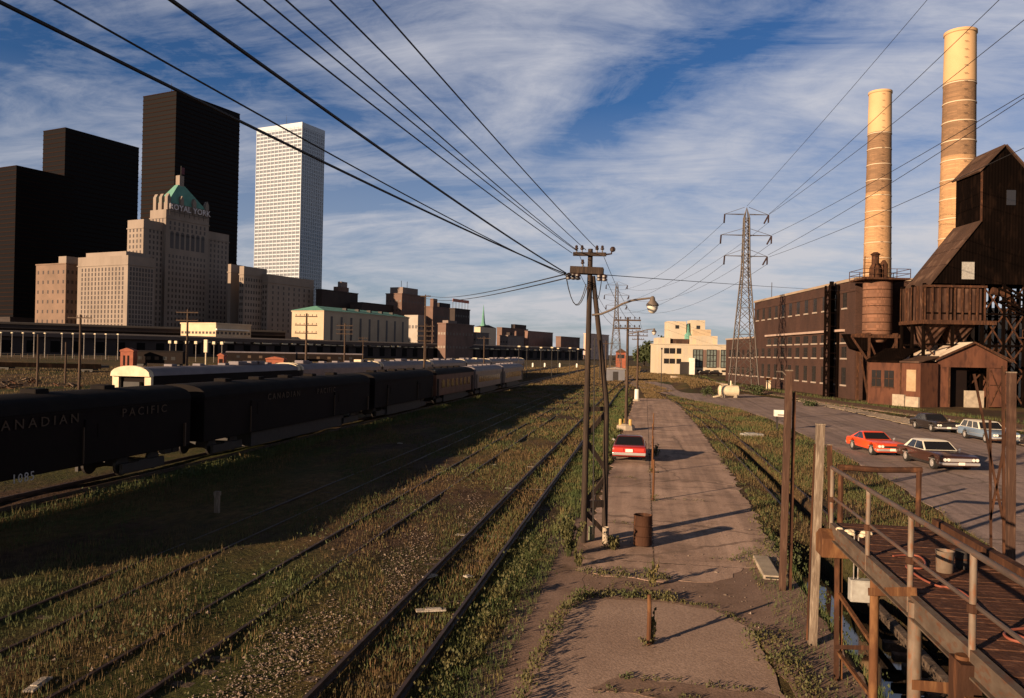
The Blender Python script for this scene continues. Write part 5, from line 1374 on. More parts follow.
fbar((872,592),(912,592),13.4,11.3,.12,RUST_OR,'tie_beam'); fbar((915,685),(968,690),11.2,9.4,.12,RUST_OR,'tie_beam')
MB().box(-.16,.05,9.2-12,9.55-12,FBZ-.62,FBZ-.1).build('bearing_plate',RUST,fb); MB().box(-.2,.1,8.2-12,9.0-12,FBZ-.75,FBZ-.35).build('bearing_plate',RUST_OR,fb)
gbx=thing('grey_cabinet','square grey metal cabinet hanging below the far end of the footbridge','cabinet',at_y(859.5,590,14.6))
s_=14.9/FOC
MB().box(-9*s_,9*s_,-.10,.10,-10*s_,10*s_).build('case',GREY_BOX,gbx,bevel=.01); MB().box(-8*s_,8*s_,-.115,-.10,-9*s_,9*s_).build('door',GREY_BOX,gbx,bevel=.003)
MB().tube([(-.03,.0,10*s_),(-.03,0,.95)],.012,6).tube([(-.10,.0,10*s_),(-.10,0,.95)],.010,6).build('conduit',STEEL,gbx)
# bucket and hose on the deck
p=at_z(944.5,572,FBZ); bk=thing('bucket','pale bucket standing on the footbridge deck','bucket',p)
MB().lathe((0,0,0),[(.11,0),(.115,.02),(.125,.30),(.135,.32),(.12,.32),(.115,.28),(.10,.04)],20,cap=False).lathe((0,0,.03),[(.11,0),(.11,.01)],20).build('shell',PAINT_PIPE,bk,smooth=True)
MB().tube([(.13*math.cos(t),-.02,.32-.12*math.sin(t)) for t in [math.pi*i/10 for i in range(11)]],.008,5).build('handle',STEEL_DK,bk)
p=at_z(963,568,FBZ); bk=thing('bucket','dark drum beside the pale bucket on the footbridge deck','bucket',p)
MB().lathe((0,0,0),[(.10,0),(.105,.02),(.11,.27),(.09,.28)],18).build('shell',STEEL_DK,bk,smooth=True); MB().lathe((0,0,.13),[(.11,0),(.118,.01),(.11,.03)],18,cap=False).build('hoop',RUST,bk)
hs=[(893,556),(905,555),(918,556),(925,562),(923,568),(913,568),(906,566),(912,572),(924,580),(938,586),(946,587),(958,590),(970,598),(985,612),(1000,624),(1015,634),(1030,640)]
hz=[at_z(a,b,FBZ+.025) for a,b in hs]
def smooth_line(P,n=6):
    out=[]
    for i in range(len(P)-1):
        p0,p1,p2,p3=P[max(i-1,0)],P[i],P[i+1],P[min(i+2,len(P)-1)]
        for k in range(n):
            t=k/n; out.append(.5*((2*p1)+(p2-p0)*t+(2*p0-5*p1+4*p2-p3)*t*t+(3*p1-p0-3*p2+p3)*t**3))
    return out+[P[-1]]
h_=MB().tube(smooth_line(hz),.015,7).build('hose',HOSE,smooth=True); tag(h_,'red rubber hose snaking along the footbridge deck','hose')
hz=[at_z(a,b,FBZ+.03) for a,b in[(1030,628),(1010,630),(1004,634),(1012,640),(1035,645)]]
h_=MB().tube(smooth_line(hz),.016,7).build('hose',HOSE,smooth=True); tag(h_,'short loop of red hose at the right edge of the footbridge','hose')
# scraps of white paper or cloth at the far end
sc=thing('rag_heap','heap of white rags at the far end of the footbridge','rags',at_z(848,533,FBZ))
r=random.Random(3)
for k in range(7):
    x,y=r.uniform(-.1,.35),r.uniform(-.3,.3); 
    MB().lathe((x,y,0),[(.07,0),(.075,.02),(.05,.05),(.01,.06)],7).build('rag',CREAM,sc)
# timber crib on the ditch bank
cr_=thing('timber_crib','stepped old timbers lining the right bank of the ditch','timber steps',(5.85,14,-.95))
for k in range(16):
    y=9.0+k*.72
    MB().box(-.25,.55,y-14-.12,y-14+.12,.18+.02*(k%3),.38+.02*(k%2)).build('timber',W_TIE,cr_,bevel=.02)
MB().box(.1,.3,-6,8.5,.42,.62).build('stringer',W_TIE,cr_,bevel=.02); MB().box(.9,1.06,-6,8.5,.62,.82).build('stringer',W_TIE,cr_,bevel=.02)
# concrete curb stub by the tall post
cb_=thing('concrete_block','low concrete block at the path edge beside the tallest brown post','block',on_ground(772,578))
MB().box(-.25,.2,-.2,2.0,-.05,.12).build('slab',CONC,cb_,bevel=.03); MB().box(-.2,.15,-.205,-.2,.03,.08).build('groove',STEEL_DK,cb_)
cb_=thing('concrete_block','flat grey slab lying in the grass right of the siding','block',on_ground(752,436),R(20))
MB().box(-.8,.8,-.4,.4,-.05,.20).build('slab',GREY_BOX,cb_,bevel=.05); MB().box(-.5,.3,-.3,.3,.20,.25).build('chip',GREY_BOX,cb_,bevel=.02)
# ------------------------------------------------------------------ cars (front towards -y in their own frame)
def car(label,loc,rotz,L,W,paint,roofpaint,kind='sedan',belt=.90,top=1.40,wb=3.0,front='lamps',cat='car'):
    root=thing('parked_car',label,cat,loc,rotz)
    hl=L/2; rw=.35
    yf=-wb/2-.05; yr=wb/2-.05
    def arc(yc): return [(yc+.42*math.cos(t),rw+.42*math.sin(t)) for t in [math.pi*i/10 for i in range(11)]]
    low=[(-hl+.05,.30)]; 
    a=[(y,z) for y,z in arc(yf) if z>=.27][::-1]; b=[(y,z) for y,z in arc(yr) if z>=.27][::-1]
    poly=[(-hl+.06,.27)]+a+b+[(hl-.08,.30),(hl,.55),(hl-.02,belt-.10),(hl-.15,belt-.04),(yr-.1,belt+.02),(yf+.85,belt),(-hl+.25,belt-.06),(-hl,belt-.16),(-hl+.03,.5)]
    mb=MB(); mb.prism(poly,0,-W/2,W/2)
    mb.v=[(x*(1-.07*max(0,(z-.62))/.3) if z>.62 else x*(1-.03*max(0,.5-z)/.2),y,z) for x,y,z in mb.v]
    mb.build('body',paint,root,smooth=True,bevel=.045)
    # cabin
    if kind=='wagon': base=(yf+.95,yr+1.0); tp_=(yf+1.55,yr+.72)
    elif kind=='coupe': base=(yf+1.05,yr+.45); tp_=(yf+1.75,yr-.55)
    else: base=(yf+.98,yr+.38); tp_=(yf+1.62,yr-.22)
    wb_,wt=W/2*.93-.02,W/2*.74
    zb,zt=belt-.01,top-.05
    V=[(-wb_,base[0],zb),(wb_,base[0],zb),(wb_,base[1],zb),(-wb_,base[1],zb),(-wt,tp_[0],zt),(wt,tp_[0],zt),(wt,tp_[1],zt),(-wt,tp_[1],zt)]
    MB().add(V,[(3,2,1,0),(4,5,6,7),(0,1,5,4),(1,2,6,5),(2,3,7,6),(3,0,4,7)]).build('cabin_frame',roofpaint,root)
    def pane(i,j,k,l,name,ins=.06,a0=.035,a1=.965):
        A,B,C_,D_=[Vector(V[t]) for t in(i,j,k,l)]
        n=(B-A).cross(D_-A).normalized()*.012
        def q(s,t): return (A.lerp(B,s)).lerp(D_.lerp(C_,s),t)+n
        P=[q(a0,ins),q(a1,ins),q(a1,1-ins*.8),q(a0,1-ins*.8)]
        P2=[p-n*2.0 for p in P]
        MB().add(P+P2,[(0,1,2,3),(7,6,5,4),(4,5,1,0),(5,6,2,1),(6,7,3,2),(7,4,0,3)]).build(name,CAR_GL,root)
    pane(0,1,5,4,'windscreen'); pane(2,3,7,6,'rear_window')
    segs={'wagon':((.05,.33),(.37,.63),(.67,.95)),'coupe':((.07,.52),(.55,.84)),'sedan':((.03,.47),(.50,.86))}[kind]
    for s0,s1 in segs:
        pane(1,2,6,5,'side_window',.06,s0,s1); pane(3,0,4,7,'side_window',.06,1-s1,1-s0)
    rf=MB(); yy0,yy1=tp_[0]-.05,tp_[1]+.06
    rf.add([(-wt-.03,yy0,zt-.015),(wt+.03,yy0,zt-.015),(wt+.03,yy1,zt-.015),(-wt-.03,yy1,zt-.015),(-wt+.10,yy0+.14,top),(wt-.10,yy0+.14,top),(wt-.10,yy1-.14,top),(-wt+.10,yy1-.14,top)],
       [(3,2,1,0),(4,5,6,7),(0,1,5,4),(1,2,6,5),(2,3,7,6),(3,0,4,7)]); rf.build('roof',roofpaint,root,smooth=True,bevel=.02)
    for x in(-W/2+.11,W/2-.11):
        for y in(yf,yr):
            w_=MB().disc_y((x,y,.335),.335,.20,22).build('wheel',TYRE,root)
            sx=1 if x>0 else -1
            MB().disc_y((x+sx*.095,y,.335),.20,.03,18).disc_y((x+sx*.108,y,.335),.08,.03,12).build('hubcap',CHROME,w_)
    MB().box(-W/2+.1,W/2-.1,-hl+.4,hl-.4,.22,.40).build('underbody',STEEL_DK,root)
    MB().box(-W/2+.02,W/2-.02,-hl-.10,-hl+.05,.36,.50).box(-W/2,-W/2+.06,-hl-.06,-hl+.35,.38,.50).box(W/2-.06,W/2,-hl-.06,-hl+.35,.38,.50).build('front_bumper',CHROME,root,bevel=.03)
    MB().box(-W/2+.02,W/2-.02,hl-.05,hl+.10,.38,.53).build('rear_bumper',CHROME,root,bevel=.03)
    MB().box(-W/2+.42,W/2-.42,-hl-.025,-hl+.05,.55,belt-.20).build('grille',CHROME if front=='wide' else STEEL_DK,root,bevel=.01)
    for s in(-1,1):
        for d in(0,.19):
            MB().disc_y((s*(W/2-.15-d),-hl-.01,.645),.085,.06,16,1).build('headlight',LIGHT_GL,root)
    for s in(-1,1):
        MB().box(s*(W/2-.12),s*(W/2-.62),hl-.02,hl+.025,.60,.75).build('taillight',TAIL,root,bevel=.01)
    MB().box(-.16,.16,-hl-.13,-hl-.10,.38,.53).build('licence_plate',PLATE,root)
    MB().box(-.20,.20,hl+.005,hl+.03,.56,.72).build('licence_plate',PLATE,root)
    for s in(-1,1): MB().box(s*(W/2+.002),s*(W/2-.03),-hl*.82,hl*.82,.56,.585).build('side_trim',CHROME,root)
    MB().bar((W/2-.02,yf+1.0,belt+.03),(W/2+.10,yf+1.0,belt+.10),.05,.09).build('mirror',CHROME,root)
    return root
P_RED=carpaint('car_paint_red',(.36,.022,.014)); P_DKR=carpaint('car_paint_plum',(.085,.022,.022))
P_ORG=carpaint('car_paint_orange',(.74,.075,.022)); P_BRN=carpaint('car_paint_brown',(.045,.020,.015))
P_WHT=carpaint('car_paint_white',(.72,.66,.54)); P_BLK=carpaint('car_paint_black',(.022,.017,.015)); P_BLU=carpaint('car_paint_blue',(.14,.19,.26))
car('red car seen from behind, parked on the paved path',(-.78,46.9,.06),R(180),4.6,1.86,P_RED,P_DKR,'coupe',.88,1.32,2.8)
car('orange red two door car on the road, facing the camera behind the brown car',(14.75,54.6,.02),R(9),4.7,1.88,P_ORG,P_ORG,'coupe',.88,1.33,2.8)
car('dark brown sedan with a white roof, nearest car on the road',(16.55,49.2,.02),R(8),5.5,2.02,P_BRN,P_WHT,'sedan',.92,1.42,3.15,'wide')
car('black sedan parked at the far kerb of the road',(24.6,73.6,.03),R(6),5.2,1.95,P_BLK,P_BLK,'sedan',.92,1.42,3.05)
car('pale blue station wagon with a white roof parked at the far kerb',(25.7,65.5,.03),R(5),5.3,2.0,P_BLU,P_WHT,'wagon',.93,1.47,3.1)
car('dark car at the right edge of the photo, nearest at the far kerb',(27.3,59.2,.03),R(0),5.2,1.95,P_BLK,P_BRN,'sedan',.92,1.42,3.05)
# ------------------------------------------------------------------ vegetation
def blades(name,n,xr,yr,hh,ww,m,mask=None,ypow=-1.0,lean=.35,kind='stuff',seed=1,dens_noise=.0,parent=None,scale_far=24.0):
    g=np.random.default_rng(seed)
    # more blades near the viewer, bigger and fewer far away
    u=g.random(n*2)
    y0,y1=yr
    if ypow==-1.0: y=y0*(y1/y0)**u
    else: y=(y0**(1+ypow)+(y1**(1+ypow)-y0**(1+ypow))*u)**(1/(1+ypow))
    x=g.uniform(xr[0],xr[1],n*2)
    keep=np.ones(n*2,bool)
    if mask is not None: keep&=mask(x,y,g)
    if dens_noise:
        f=.5+.25*np.sin(x*.9+1.7*np.sin(y*.31+seed))+.25*np.sin(y*.6+1.3*np.sin(x*.7+seed*2)+x*.25)
        keep&=(g.random(n*2)<np.clip((f-.5)*dens_noise+.55,0.02,1))
    x=x[keep][:n]; y=y[keep][:n]; n=len(x)
    if n==0: return None
    z=ground_z(x,y)
    s=np.maximum(1,y/scale_far)
    h=g.uniform(hh[0],hh[1],n)*(.6+.4*g.random(n)**2)*np.minimum(s,2.0)**.35
    w=g.uniform(ww[0],ww[1],n)*s
    a=g.uniform(0,2*np.pi,n); la=g.uniform(0,2*np.pi,n); ll=h*g.uniform(0,lean,n)
    V=np.empty((n,3,3))
    V[:,0]=np.stack([x-np.cos(a)*w/2,y-np.sin(a)*w/2,z-.02],1)
    V[:,1]=np.stack([x+np.cos(a)*w/2,y+np.sin(a)*w/2,z-.02],1)
    V[:,2]=np.stack([x+np.cos(la)*ll,y+np.sin(la)*ll,z+h],1)
    return tri_mesh(name,V.reshape(-1,3),m,kind)
def tri_mesh(name,V,m,kind=None,parent=None,k=3):
    n=len(V)//k
    me=bpy.data.meshes.new(name); me.vertices.add(len(V)); me.vertices.foreach_set('co',V.ravel().astype(np.float32))
    me.loops.add(len(V)); me.loops.foreach_set('vertex_index',np.arange(len(V),dtype=np.int32))
    me.polygons.add(n); me.polygons.foreach_set('loop_start',np.arange(0,len(V),k,dtype=np.int32))
    me.update(calc_edges=True); me.validate()
    me.materials.append(m)
    o=bpy.data.objects.new(name,me); COL.objects.link(o)
    if parent: o.parent=parent
    if kind: o['kind']=kind
    return o
def not_rail(x,y,g):
    k=np.ones(len(x),bool)
    for c in(-4.75,):
        for s in(-.725,.725): k&=np.abs(x-(c+s))>.07
    return k
def m_field(x,y,g):
    k=not_rail(x,y,g)
    bal=(x>-7.6)&(x<-5.6)&(y<48); k&=~(bal&(g.random(len(x))>np.clip(.10+.03*np.maximum(y-15,0)+.4*(np.sin(y*.8+x*2)>.3),0,1)))
    return k
blades('grass',52000,(-21.2,-5.6),(10,150),(.07,.26),(.008,.018),GRASS_B,m_field,-1.3,.45,seed=1,dens_noise=2.4)
blades('grass',60000,(-21.2,-5.6),(10,150),(.05,.20),(.012,.026),GRASS_A,m_field,-1.3,.6,seed=2,dens_noise=2.2)
def m_between(x,y,g): return not_rail(x,y,g)
blades('grass',9000,(-21.6,-20.1),(19,110),(.15,.55),(.012,.026),GRASS_A,None,-1.2,.5,seed=31)
blades('grass',16000,(-5.45,-4.05),(10,140),(.06,.24),(.012,.026),GRASS_B,m_between,-1.2,.5,seed=3,dens_noise=2.0)
blades('grass',14000,(-5.45,-2.5),(10,140),(.06,.26),(.016,.034),GRASS_A,m_between,-1.2,.6,seed=4,dens_noise=2.0)
blades('grass',20000,(-3.95,-2.45),(11,140),(.06,.22),(.010,.024),GRASS_A,None,-1.1,.5,seed=5,dens_noise=1.6)
blades('grass',9000,(-3.0,-1.72),(26,112),(.08,.34),(.02,.04),GRASS_A,lambda x,y,g:x<(-2.35+.5*np.clip((y-26)/20,0,1)+.25*np.sin(y*1.3)),-1.0,.5,seed=6)
# right verge between the path and the road
def m_right(x,y,g):
    edge=np.interp(y,[10,24.6,40,70,96,112,130],[4.2,4.25,4.55,4.6,4.3,3.3,3]); road=np.interp(y,[10,32,44,60,80,95,118,132],[9.8,11.4,12.1,12.3,12.1,10.6,4.9,3])
    k=(x>edge)&(x<road)&~((x>4.35)&(x<6.1)&(y<28))
    return k
blades('grass',64000,(3.2,12.4),(15,125),(.06,.22),(.010,.024),GRASS_A,m_right,-1.3,.6,seed=7,dens_noise=1.6)
blades('grass',34000,(3.2,12.4),(15,125),(.08,.32),(.008,.018),GRASS_B,m_right,-1.3,.5,seed=8,dens_noise=2.6)
blades('grass',2600,(3.0,4.6),(11,26),(.05,.2),(.014,.03),GRASS_A,lambda x,y,g:x>3.0,-1.0,.6,seed=17,dens_noise=2.5)
blades('grass',3500,(4.2,4.75),(8,29),(.08,.3),(.014,.03),GRASS_A,None,-1.0,.6,seed=18)
# bank, sides of the curving line, shed fronts, far fields
blades('grass',40000,(-3.5,17),(112,270),(.12,.4),(.012,.02),GRASS_B,lambda x,y,g:(x>(y-150)*-.03-1)&(x<np.interp(y,[112,130,152,176,210,270],[3,1.8,14,13,9,6]))&~((y>130)&(y<182)&(x<8)&(x>-4)&(np.abs(x-(8-(y-135)*.12))<3)),-.5,.5,seed=9,dens_noise=1.5)
def m_line(x,y,g):
    cx=np.interp(y,[70,90,110,130,152,176,210],[36,31,26.4,22.4,18.6,14.6,10.3]); d=x-cx
    return ((d>1.5)&(d<5.5))|((d<-1.5)&(d>-2.9)&(g.random(len(x))<.5))
blades('grass',26000,(8,40),(70,210),(.12,.5),(.010,.02),GRASS_A,m_line,-.8,.5,seed=10,dens_noise=2.0)
blades('grass',30000,(-140,-40),(50,330),(.15,.5),(.012,.022),GRASS_B,lambda x,y,g:(x>-1.1*y-30),-.3,.5,seed=11,dens_noise=2)
blades('grass',30000,(-35,-1.8),(140,420),(.12,.4),(.010,.018),GRASS_B,lambda x,y,g:(np.abs(x+22.9)>1.5),-.6,.5,seed=12,dens_noise=2)

def leafy(V,c,n,rx,rz,size,g,flat=.5):
    for i in range(n):
        t=g.uniform(0,2*np.pi); rr=rx*np.sqrt(g.random()); zz=rz*g.random()**.8
        p=np.array([c[0]+rr*np.cos(t),c[1]+rr*np.sin(t),c[2]+zz])
        d=g.normal(size=3); d/=np.linalg.norm(d); e=np.cross(d,[0,0,1.0]); e/=np.linalg.norm(e)+1e-6
        f=np.cross(e,d)*(1-flat)+d*flat*.0+np.array([0,0,.25]); s=size*g.uniform(.6,1.4)
        V+= [p-f*s*.6,p-e*s*.32,p+f*s*.7,p+e*s*.32]
# low ground cover along slab edges and cracks
g=np.random.default_rng(21); V=[]
def along(pts,n,sx,rx,rz,size,k=7):
    for i in range(n):
        t=g.random()*(len(pts)-1); a=int(t); f=t-a
        p=np.array(pts[a])*(1-f)+np.array(pts[a+1])*f+g.normal(size=2)*sx
        leafy(V,(p[0],p[1],.02),k,rx,rz*g.uniform(.5,1.3),size,g)
along([(-2.0,11),(-1.98,15),(-1.75,18.4),(-1.35,19.7)],170,.06,.13,.22,.06,10)
along([(-1.5,19.7),(-.6,19.95),(.2,19.95),(.8,19.9)],120,.07,.12,.18,.065)
along([(.8,19.85),(1.7,19.5),(2.4,18.4)],40,.06,.10,.08,.05)
along([(-.8,14.4),(.6,14.3),(2.3,14.05)],26,.08,.08,.06,.045)
along([(-.5,14.95),(.6,14.95),(2.3,14.8)],34,.06,.08,.08,.045)
along([(2.5,18.0),(2.75,16.4),(3.0,15),(3.1,13)],190,.22,.16,.18,.06)
along([(-1.6,21.8),(-.6,21.7),(.2,21.65),(.7,21.6)],75,.08,.12,.20,.065)
along([(-.9,20.8),(.4,20.9)],14,.2,.10,.1,.05)
along([(.18,16.8),(.2,16.75)],12,.06,.12,.12,.06)
along([(.43,33.4),(.44,33.3)],8,.07,.12,.25,.07); along([(.46,41.3),(.47,41.2)],9,.1,.15,.3,.08); along([(.57,47.9),(.62,47.7)],18,.18,.2,.6,.1)
along([(-1.2,24.6),(-.75,25.0)],16,.08,.14,.28,.07)
along([(-3.5,11),(-3.35,18),(-3.25,25)],190,.26,.16,.24,.07,9)
along([(-1.1,28.7),(.2,28.6)],14,.10,.08,.07,.04)
along([(.9,33.9),(2.6,33.8)],10,.10,.08,.06,.04)
along([(-1.3,39.1),(-.2,39)],12,.10,.10,.08,.045)
along([(2.6,24.2),(3.8,25.4),(4.1,27)],60,.25,.12,.10,.05)
along([(-4.9,12),(-4.8,22),(-4.7,40)],110,.35,.15,.16,.06,6)
along([(-7.9,12),(-7.8,22),(-7.6,40)],160,.35,.15,.2,.06,6)
along([(4.7,24),(5.0,33),(5.1,60)],120,.3,.18,.2,.07,6)
along([(9,24),(9.6,33),(10,60)],160,1.2,.2,.2,.08,6)
along([(3.9,24.5),(4.4,33),(4.55,50)],90,.15,.15,.16,.06)
tri_mesh('ground_cover',np.array(V),FOLI,'stuff',k=4)
g=np.random.default_rng(22); V=[]
along([(-11.5,13),(-10.0,16),(-9.9,24),(-9.8,40)],70,.7,.2,.22,.08,6)
along([(-20.8,26),(-20.6,40),(-20.5,60),(-20.4,90)],200,.35,.3,.35,.12,6)
along([(4.3,12),(4.4,20),(4.5,27)],100,.12,.15,.2,.07,6)
tri_mesh('ground_cover',np.array(V),FOLI_DK,'stuff',k=4)

def weed(label,x,y,h,r_,m=FOLI,n=60,nst=9,seed=1,z=0):
    root=thing('weed_clump',label,'plant',(x,y,z)); g=np.random.default_rng(seed); V=[]; mb=MB()
    for i in range(nst):
        a=g.uniform(0,6.28); d=r_*g.uniform(.2,1); hh=h*g.uniform(.6,1)
        top=(d*math.cos(a),d*math.sin(a),hh); mb.tube([(d*.3*math.cos(a),d*.3*math.sin(a),-.05),(d*.7*math.cos(a),d*.7*math.sin(a),hh*.55),top],[.010,.007,.003],4)
        for k in range(n//nst):
            t=g.uniform(.15,1.0); leafy(V,(top[0]*t,top[1]*t,hh*t-.03),1,.06,.06,.10*g.uniform(.7,1.3),g)
    tri_mesh('foliage',np.array(V),m,None,root,4); mb.build('stem',m,root)
    return root
weed('tall yellowish weed clump at the left edge of the path before the twin pole',-2.1,23.6,1.4,.55,FOLI,900,24,1)
weed('low weed sprig on the path before the nearest pipe stub, in the crack',.32,21.0,.75,.30,GRASS_A,70,9,2,.02)
weed('thin weed growing against the nearest pipe stub',.26,16.85,.72,.12,FOLI,60,6,3,.05)
weed('small weed cluster at the foot of the twin pole, by the dark box',-.85,24.6,.45,.2,FOLI,70,8,4,.02)
weed('weed clump left of the tall yellowish clump, at the dirt edge',-1.75,22.5,.55,.22,FOLI,90,9,5)
weed('bushy weed beside the pipe stub next to the red car',.72,48.2,.75,.3,FOLI_DK,110,10,6,.05)
weed('pale stalked weed in the grass beside the near track',-3.2,19.0,.6,.25,FOLI,90,9,8)

def bush(name,label,loc,rx,rz,n,size,m,cat='bush',trunk=0,seed=1):
    root=thing(name,label,cat,loc); g=np.random.default_rng(seed); V=[]
    lobes=[(g.normal(size=3)*np.array([rx*.45,rx*.4,rz*.22])+np.array([0,0,trunk+rz*.55]),g.uniform(.35,.6)) for _ in range(9)]
    for i in range(n):
        c,rr=lobes[g.integers(len(lobes))]; d=g.normal(size=3); d/=np.linalg.norm(d)
        p=c+d*np.array([rx,rx,rz])*rr*g.random()**.33
        if p[2]<.05: p[2]=.05
        e=g.normal(size=3); e/=np.linalg.norm(e); f=np.cross(e,g.normal(size=3)); f/=np.linalg.norm(f); s=size*g.uniform(.6,1.3)
        V+=[p-f*s*.6,p-e*s*.4,p+f*s*.6,p+e*s*.4]
    tri_mesh('crown',np.array(V),m,None,root,4)
    mb=MB().tube([(0,0,-.2),(.05*rx,0,trunk*.6+.2),(0,.05*rx,trunk+rz*.5)],[max(.06,rx*.07),max(.05,rx*.05),.03],7)
    for k in range(5):
        a=k*1.3; mb.tube([(0,0,trunk*.7+rz*.15),(math.cos(a)*rx*.3,math.sin(a)*rx*.3,trunk+rz*.4),(math.cos(a)*rx*.55,math.sin(a)*rx*.55,trunk+rz*.7)],[max(.04,rx*.035),.03,.015],5)
    mb.build('trunk',W_BROWN,root)
    return root
bush('shrub','round green shrub against the long rust red shed',spot(883,117)+Vector((0,-1.5,0)),1.7,2.2,1100,.22,FOLI,seed=3)
bush('shrub','low green shrub beside the cream tank under the pylon',spot(713,119),1.3,1.3,500,.2,FOLI_DK,seed=4)
bush('shrub','small shrub at the pale gravel verge behind the orange red car',spot(812,100),1.2,.8,400,.18,FOLI_DK,seed=5)
bush('shrub','dark shrub in the grass at the right of the pylon foot',spot(757,128),1.8,1.4,500,.25,FOLI_DK,seed=6)
for k,(px,d,rx,rz,l) in enumerate([(644,430,6.5,8.5,'dark tree left of the cream building, nearest the single pole'),(653,410,7,9.0,'broad dark tree in the gap beside the cream building'),(664,420,6,8.0,'dark tree partly behind the left corner of the cream building')]):
    bush('tree',l,spot(px,d),rx,rz,2600,1.0,FOLI_DK,'tree',2.5,seed=30+k)

# ballast stones and scattered pale pebbles
def stones(name,n,xr,yr,size,m,mask=None,seed=1,ypow=-1.6):
    g=np.random.default_rng(seed); u=g.random(n); y0,y1=yr
    y=(y0**(1+ypow)+(y1**(1+ypow)-y0**(1+ypow))*u)**(1/(1+ypow)); x=g.uniform(xr[0],xr[1],n)
    k=np.ones(n,bool) if mask is None else mask(x,y,g); x=x[k];y=y[k];n=len(x)
    z=ground_z(x,y)+.012; s=g.uniform(size[0],size[1],n)*(1+g.random(n)**6*1.5)
    base=np.array([[1,0,0],[0,1,0],[-1,0,0],[0,-1,0],[0,0,.8],[0,0,-.6]],float); tri=[(0,1,4),(1,2,4),(2,3,4),(3,0,4),(1,0,5),(2,1,5),(3,2,5),(0,3,5)]
    B=base[None]*(1+.5*g.uniform(-1,1,(n,6,1)))*s[:,None,None]
    a=g.uniform(0,6.28,n); ca,sa=np.cos(a)[:,None],np.sin(a)[:,None]
    X=B[:,:,0]*ca-B[:,:,1]*sa+x[:,None]; Y=B[:,:,0]*sa+B[:,:,1]*ca+y[:,None]; Z=B[:,:,2]*.8+z[:,None]+s[:,None]*.2
    P=np.stack([X,Y,Z],2)
    V=P[:,np.array(tri).ravel()].reshape(-1,3)
    return tri_mesh(name,V,m,'stuff')
stones('ballast_stones',15000,(-7.9,-5.5),(9,40),(.008,.022),PEBBLE,lambda x,y,g:g.random(len(x))<np.clip(1.1-.75*np.abs(x+6.6+.4*np.sin(y*.6))-.5*(np.sin(y*.8+x*2)>.3)-.03*np.maximum(y-18,0),0,1),1,-1.5)
stones('ballast_stones',1800,(-5.4,-2.4),(10,40),(.008,.022),PEBBLE,None,2)
stones('pebbles',1600,(-1.6,4.0),(9,30),(.006,.022),PEBBLE,lambda x,y,g:(y>19.6)|(x>2.5),3)
stones('pebbles',1500,(20,31),(48,118),(.03,.12),PEBBLE,lambda x,y,g:np.abs(x-np.interp(y,[50,66,84,100,118],[30,28.3,25.8,24.2,22]))<1.6,4,-.5)
stones('pebbles',500,(-12,-8),(11,40),(.012,.03),PEBBLE,None,5)
# loose litter seen as separate pale scraps
for k,(px,py,s,l) in enumerate([(431,612,.34,'broken pale board lying between the rails of the nearest track'),(430,578,.20,'small pale scrap between the rails, farther than the broken board'),(38,687,.30,'pale board lying in the grass at the lower left corner'),(468,578,.10,'small pale stone scrap by the right rail'),(400,444,.16,'white scrap in the train shadow')]):
    g_=on_ground(px,py,.06 if px>300 else 0); p=thing('wood_scrap',l,'debris',(g_.x,g_.y,.03 if px<300 else .09),R(20+40*k))
    MB().box(-s,s,-.09,.09,0,.035).build('board',W_TIE_PALE,p,bevel=.006); MB().box(-s*.4,s*.7,-.05,.07,.035,.055).build('splinter',W_TIE_PALE,p,bevel=.006)

# ------------------------------------------------------------------ sky, sun, view
SUN_AZ,SUN_EL=R(40),R(12.5)            # direction the light travels (from +y towards +x), and its height
world=bpy.data.worlds.new('World'); SC.world=world; world.use_nodes=True
nt=world.node_tree; N=nt.nodes; L=nt.links
bg=N['Background']; bg.inputs['Strength'].default_value=SKY_STRENGTH
sky=N.new('ShaderNodeTexSky'); sky.sky_type='NISHITA'; sky.sun_disc=False
sky.sun_elevation=SUN_EL; sky.sun_rotation=SUN_AZ+math.pi; sky.air_density=1.0; sky.dust_density=.6; sky.ozone_density=3.0; sky.altitude=100
tc=N.new('ShaderNodeTexCoord'); sep=N.new('ShaderNodeSeparateXYZ'); L.new(tc.outputs['Generated'],sep.inputs[0])
def math_(op,a,b=None,c=None):
    n=N.new('ShaderNodeMath'); n.operation=op
    for i,v in enumerate((a,b,c)):
        if v is None: continue
        if isinstance(v,(int,float)): n.inputs[i].default_value=v
        else: L.new(v,n.inputs[i])
    return n.outputs[0]
zc=math_('MAXIMUM',sep.outputs['Z'],0.0); den=math_('ADD',zc,.24)
u=math_('DIVIDE',sep.outputs['X'],den); v=math_('DIVIDE',sep.outputs['Y'],den)
cmb=N.new('ShaderNodeCombineXYZ'); L.new(u,cmb.inputs[0]); L.new(v,cmb.inputs[1])
def cloud(rot,sc,scale,detail,dist,loc,rough=.6):
    mp=N.new('ShaderNodeMapping'); mp.inputs['Rotation'].default_value=(0,0,rot); mp.inputs['Scale'].default_value=sc; mp.inputs['Location'].default_value=loc
    L.new(cmb.outputs[0],mp.inputs['Vector'])
    n=N.new('ShaderNodeTexNoise'); n.inputs['Scale'].default_value=scale; n.inputs['Detail'].default_value=detail; n.inputs['Distortion'].default_value=dist; n.inputs['Roughness'].default_value=rough
    L.new(mp.outputs[0],n.inputs['Vector']); return n.outputs['Fac']
big=cloud(R(30),(.75,1,1),.95,5,.7,CL1,.55); fine=cloud(R(48),(.38,1.1,1),2.6,12,1.5,CL2,.66); tiny=cloud(R(40),(.6,1,1),8.5,8,1.2,CL2,.7)
mixn=math_('ADD',math_('ADD',math_('MULTIPLY',big,.55),math_('MULTIPLY',fine,.33)),math_('MULTIPLY',tiny,.12))
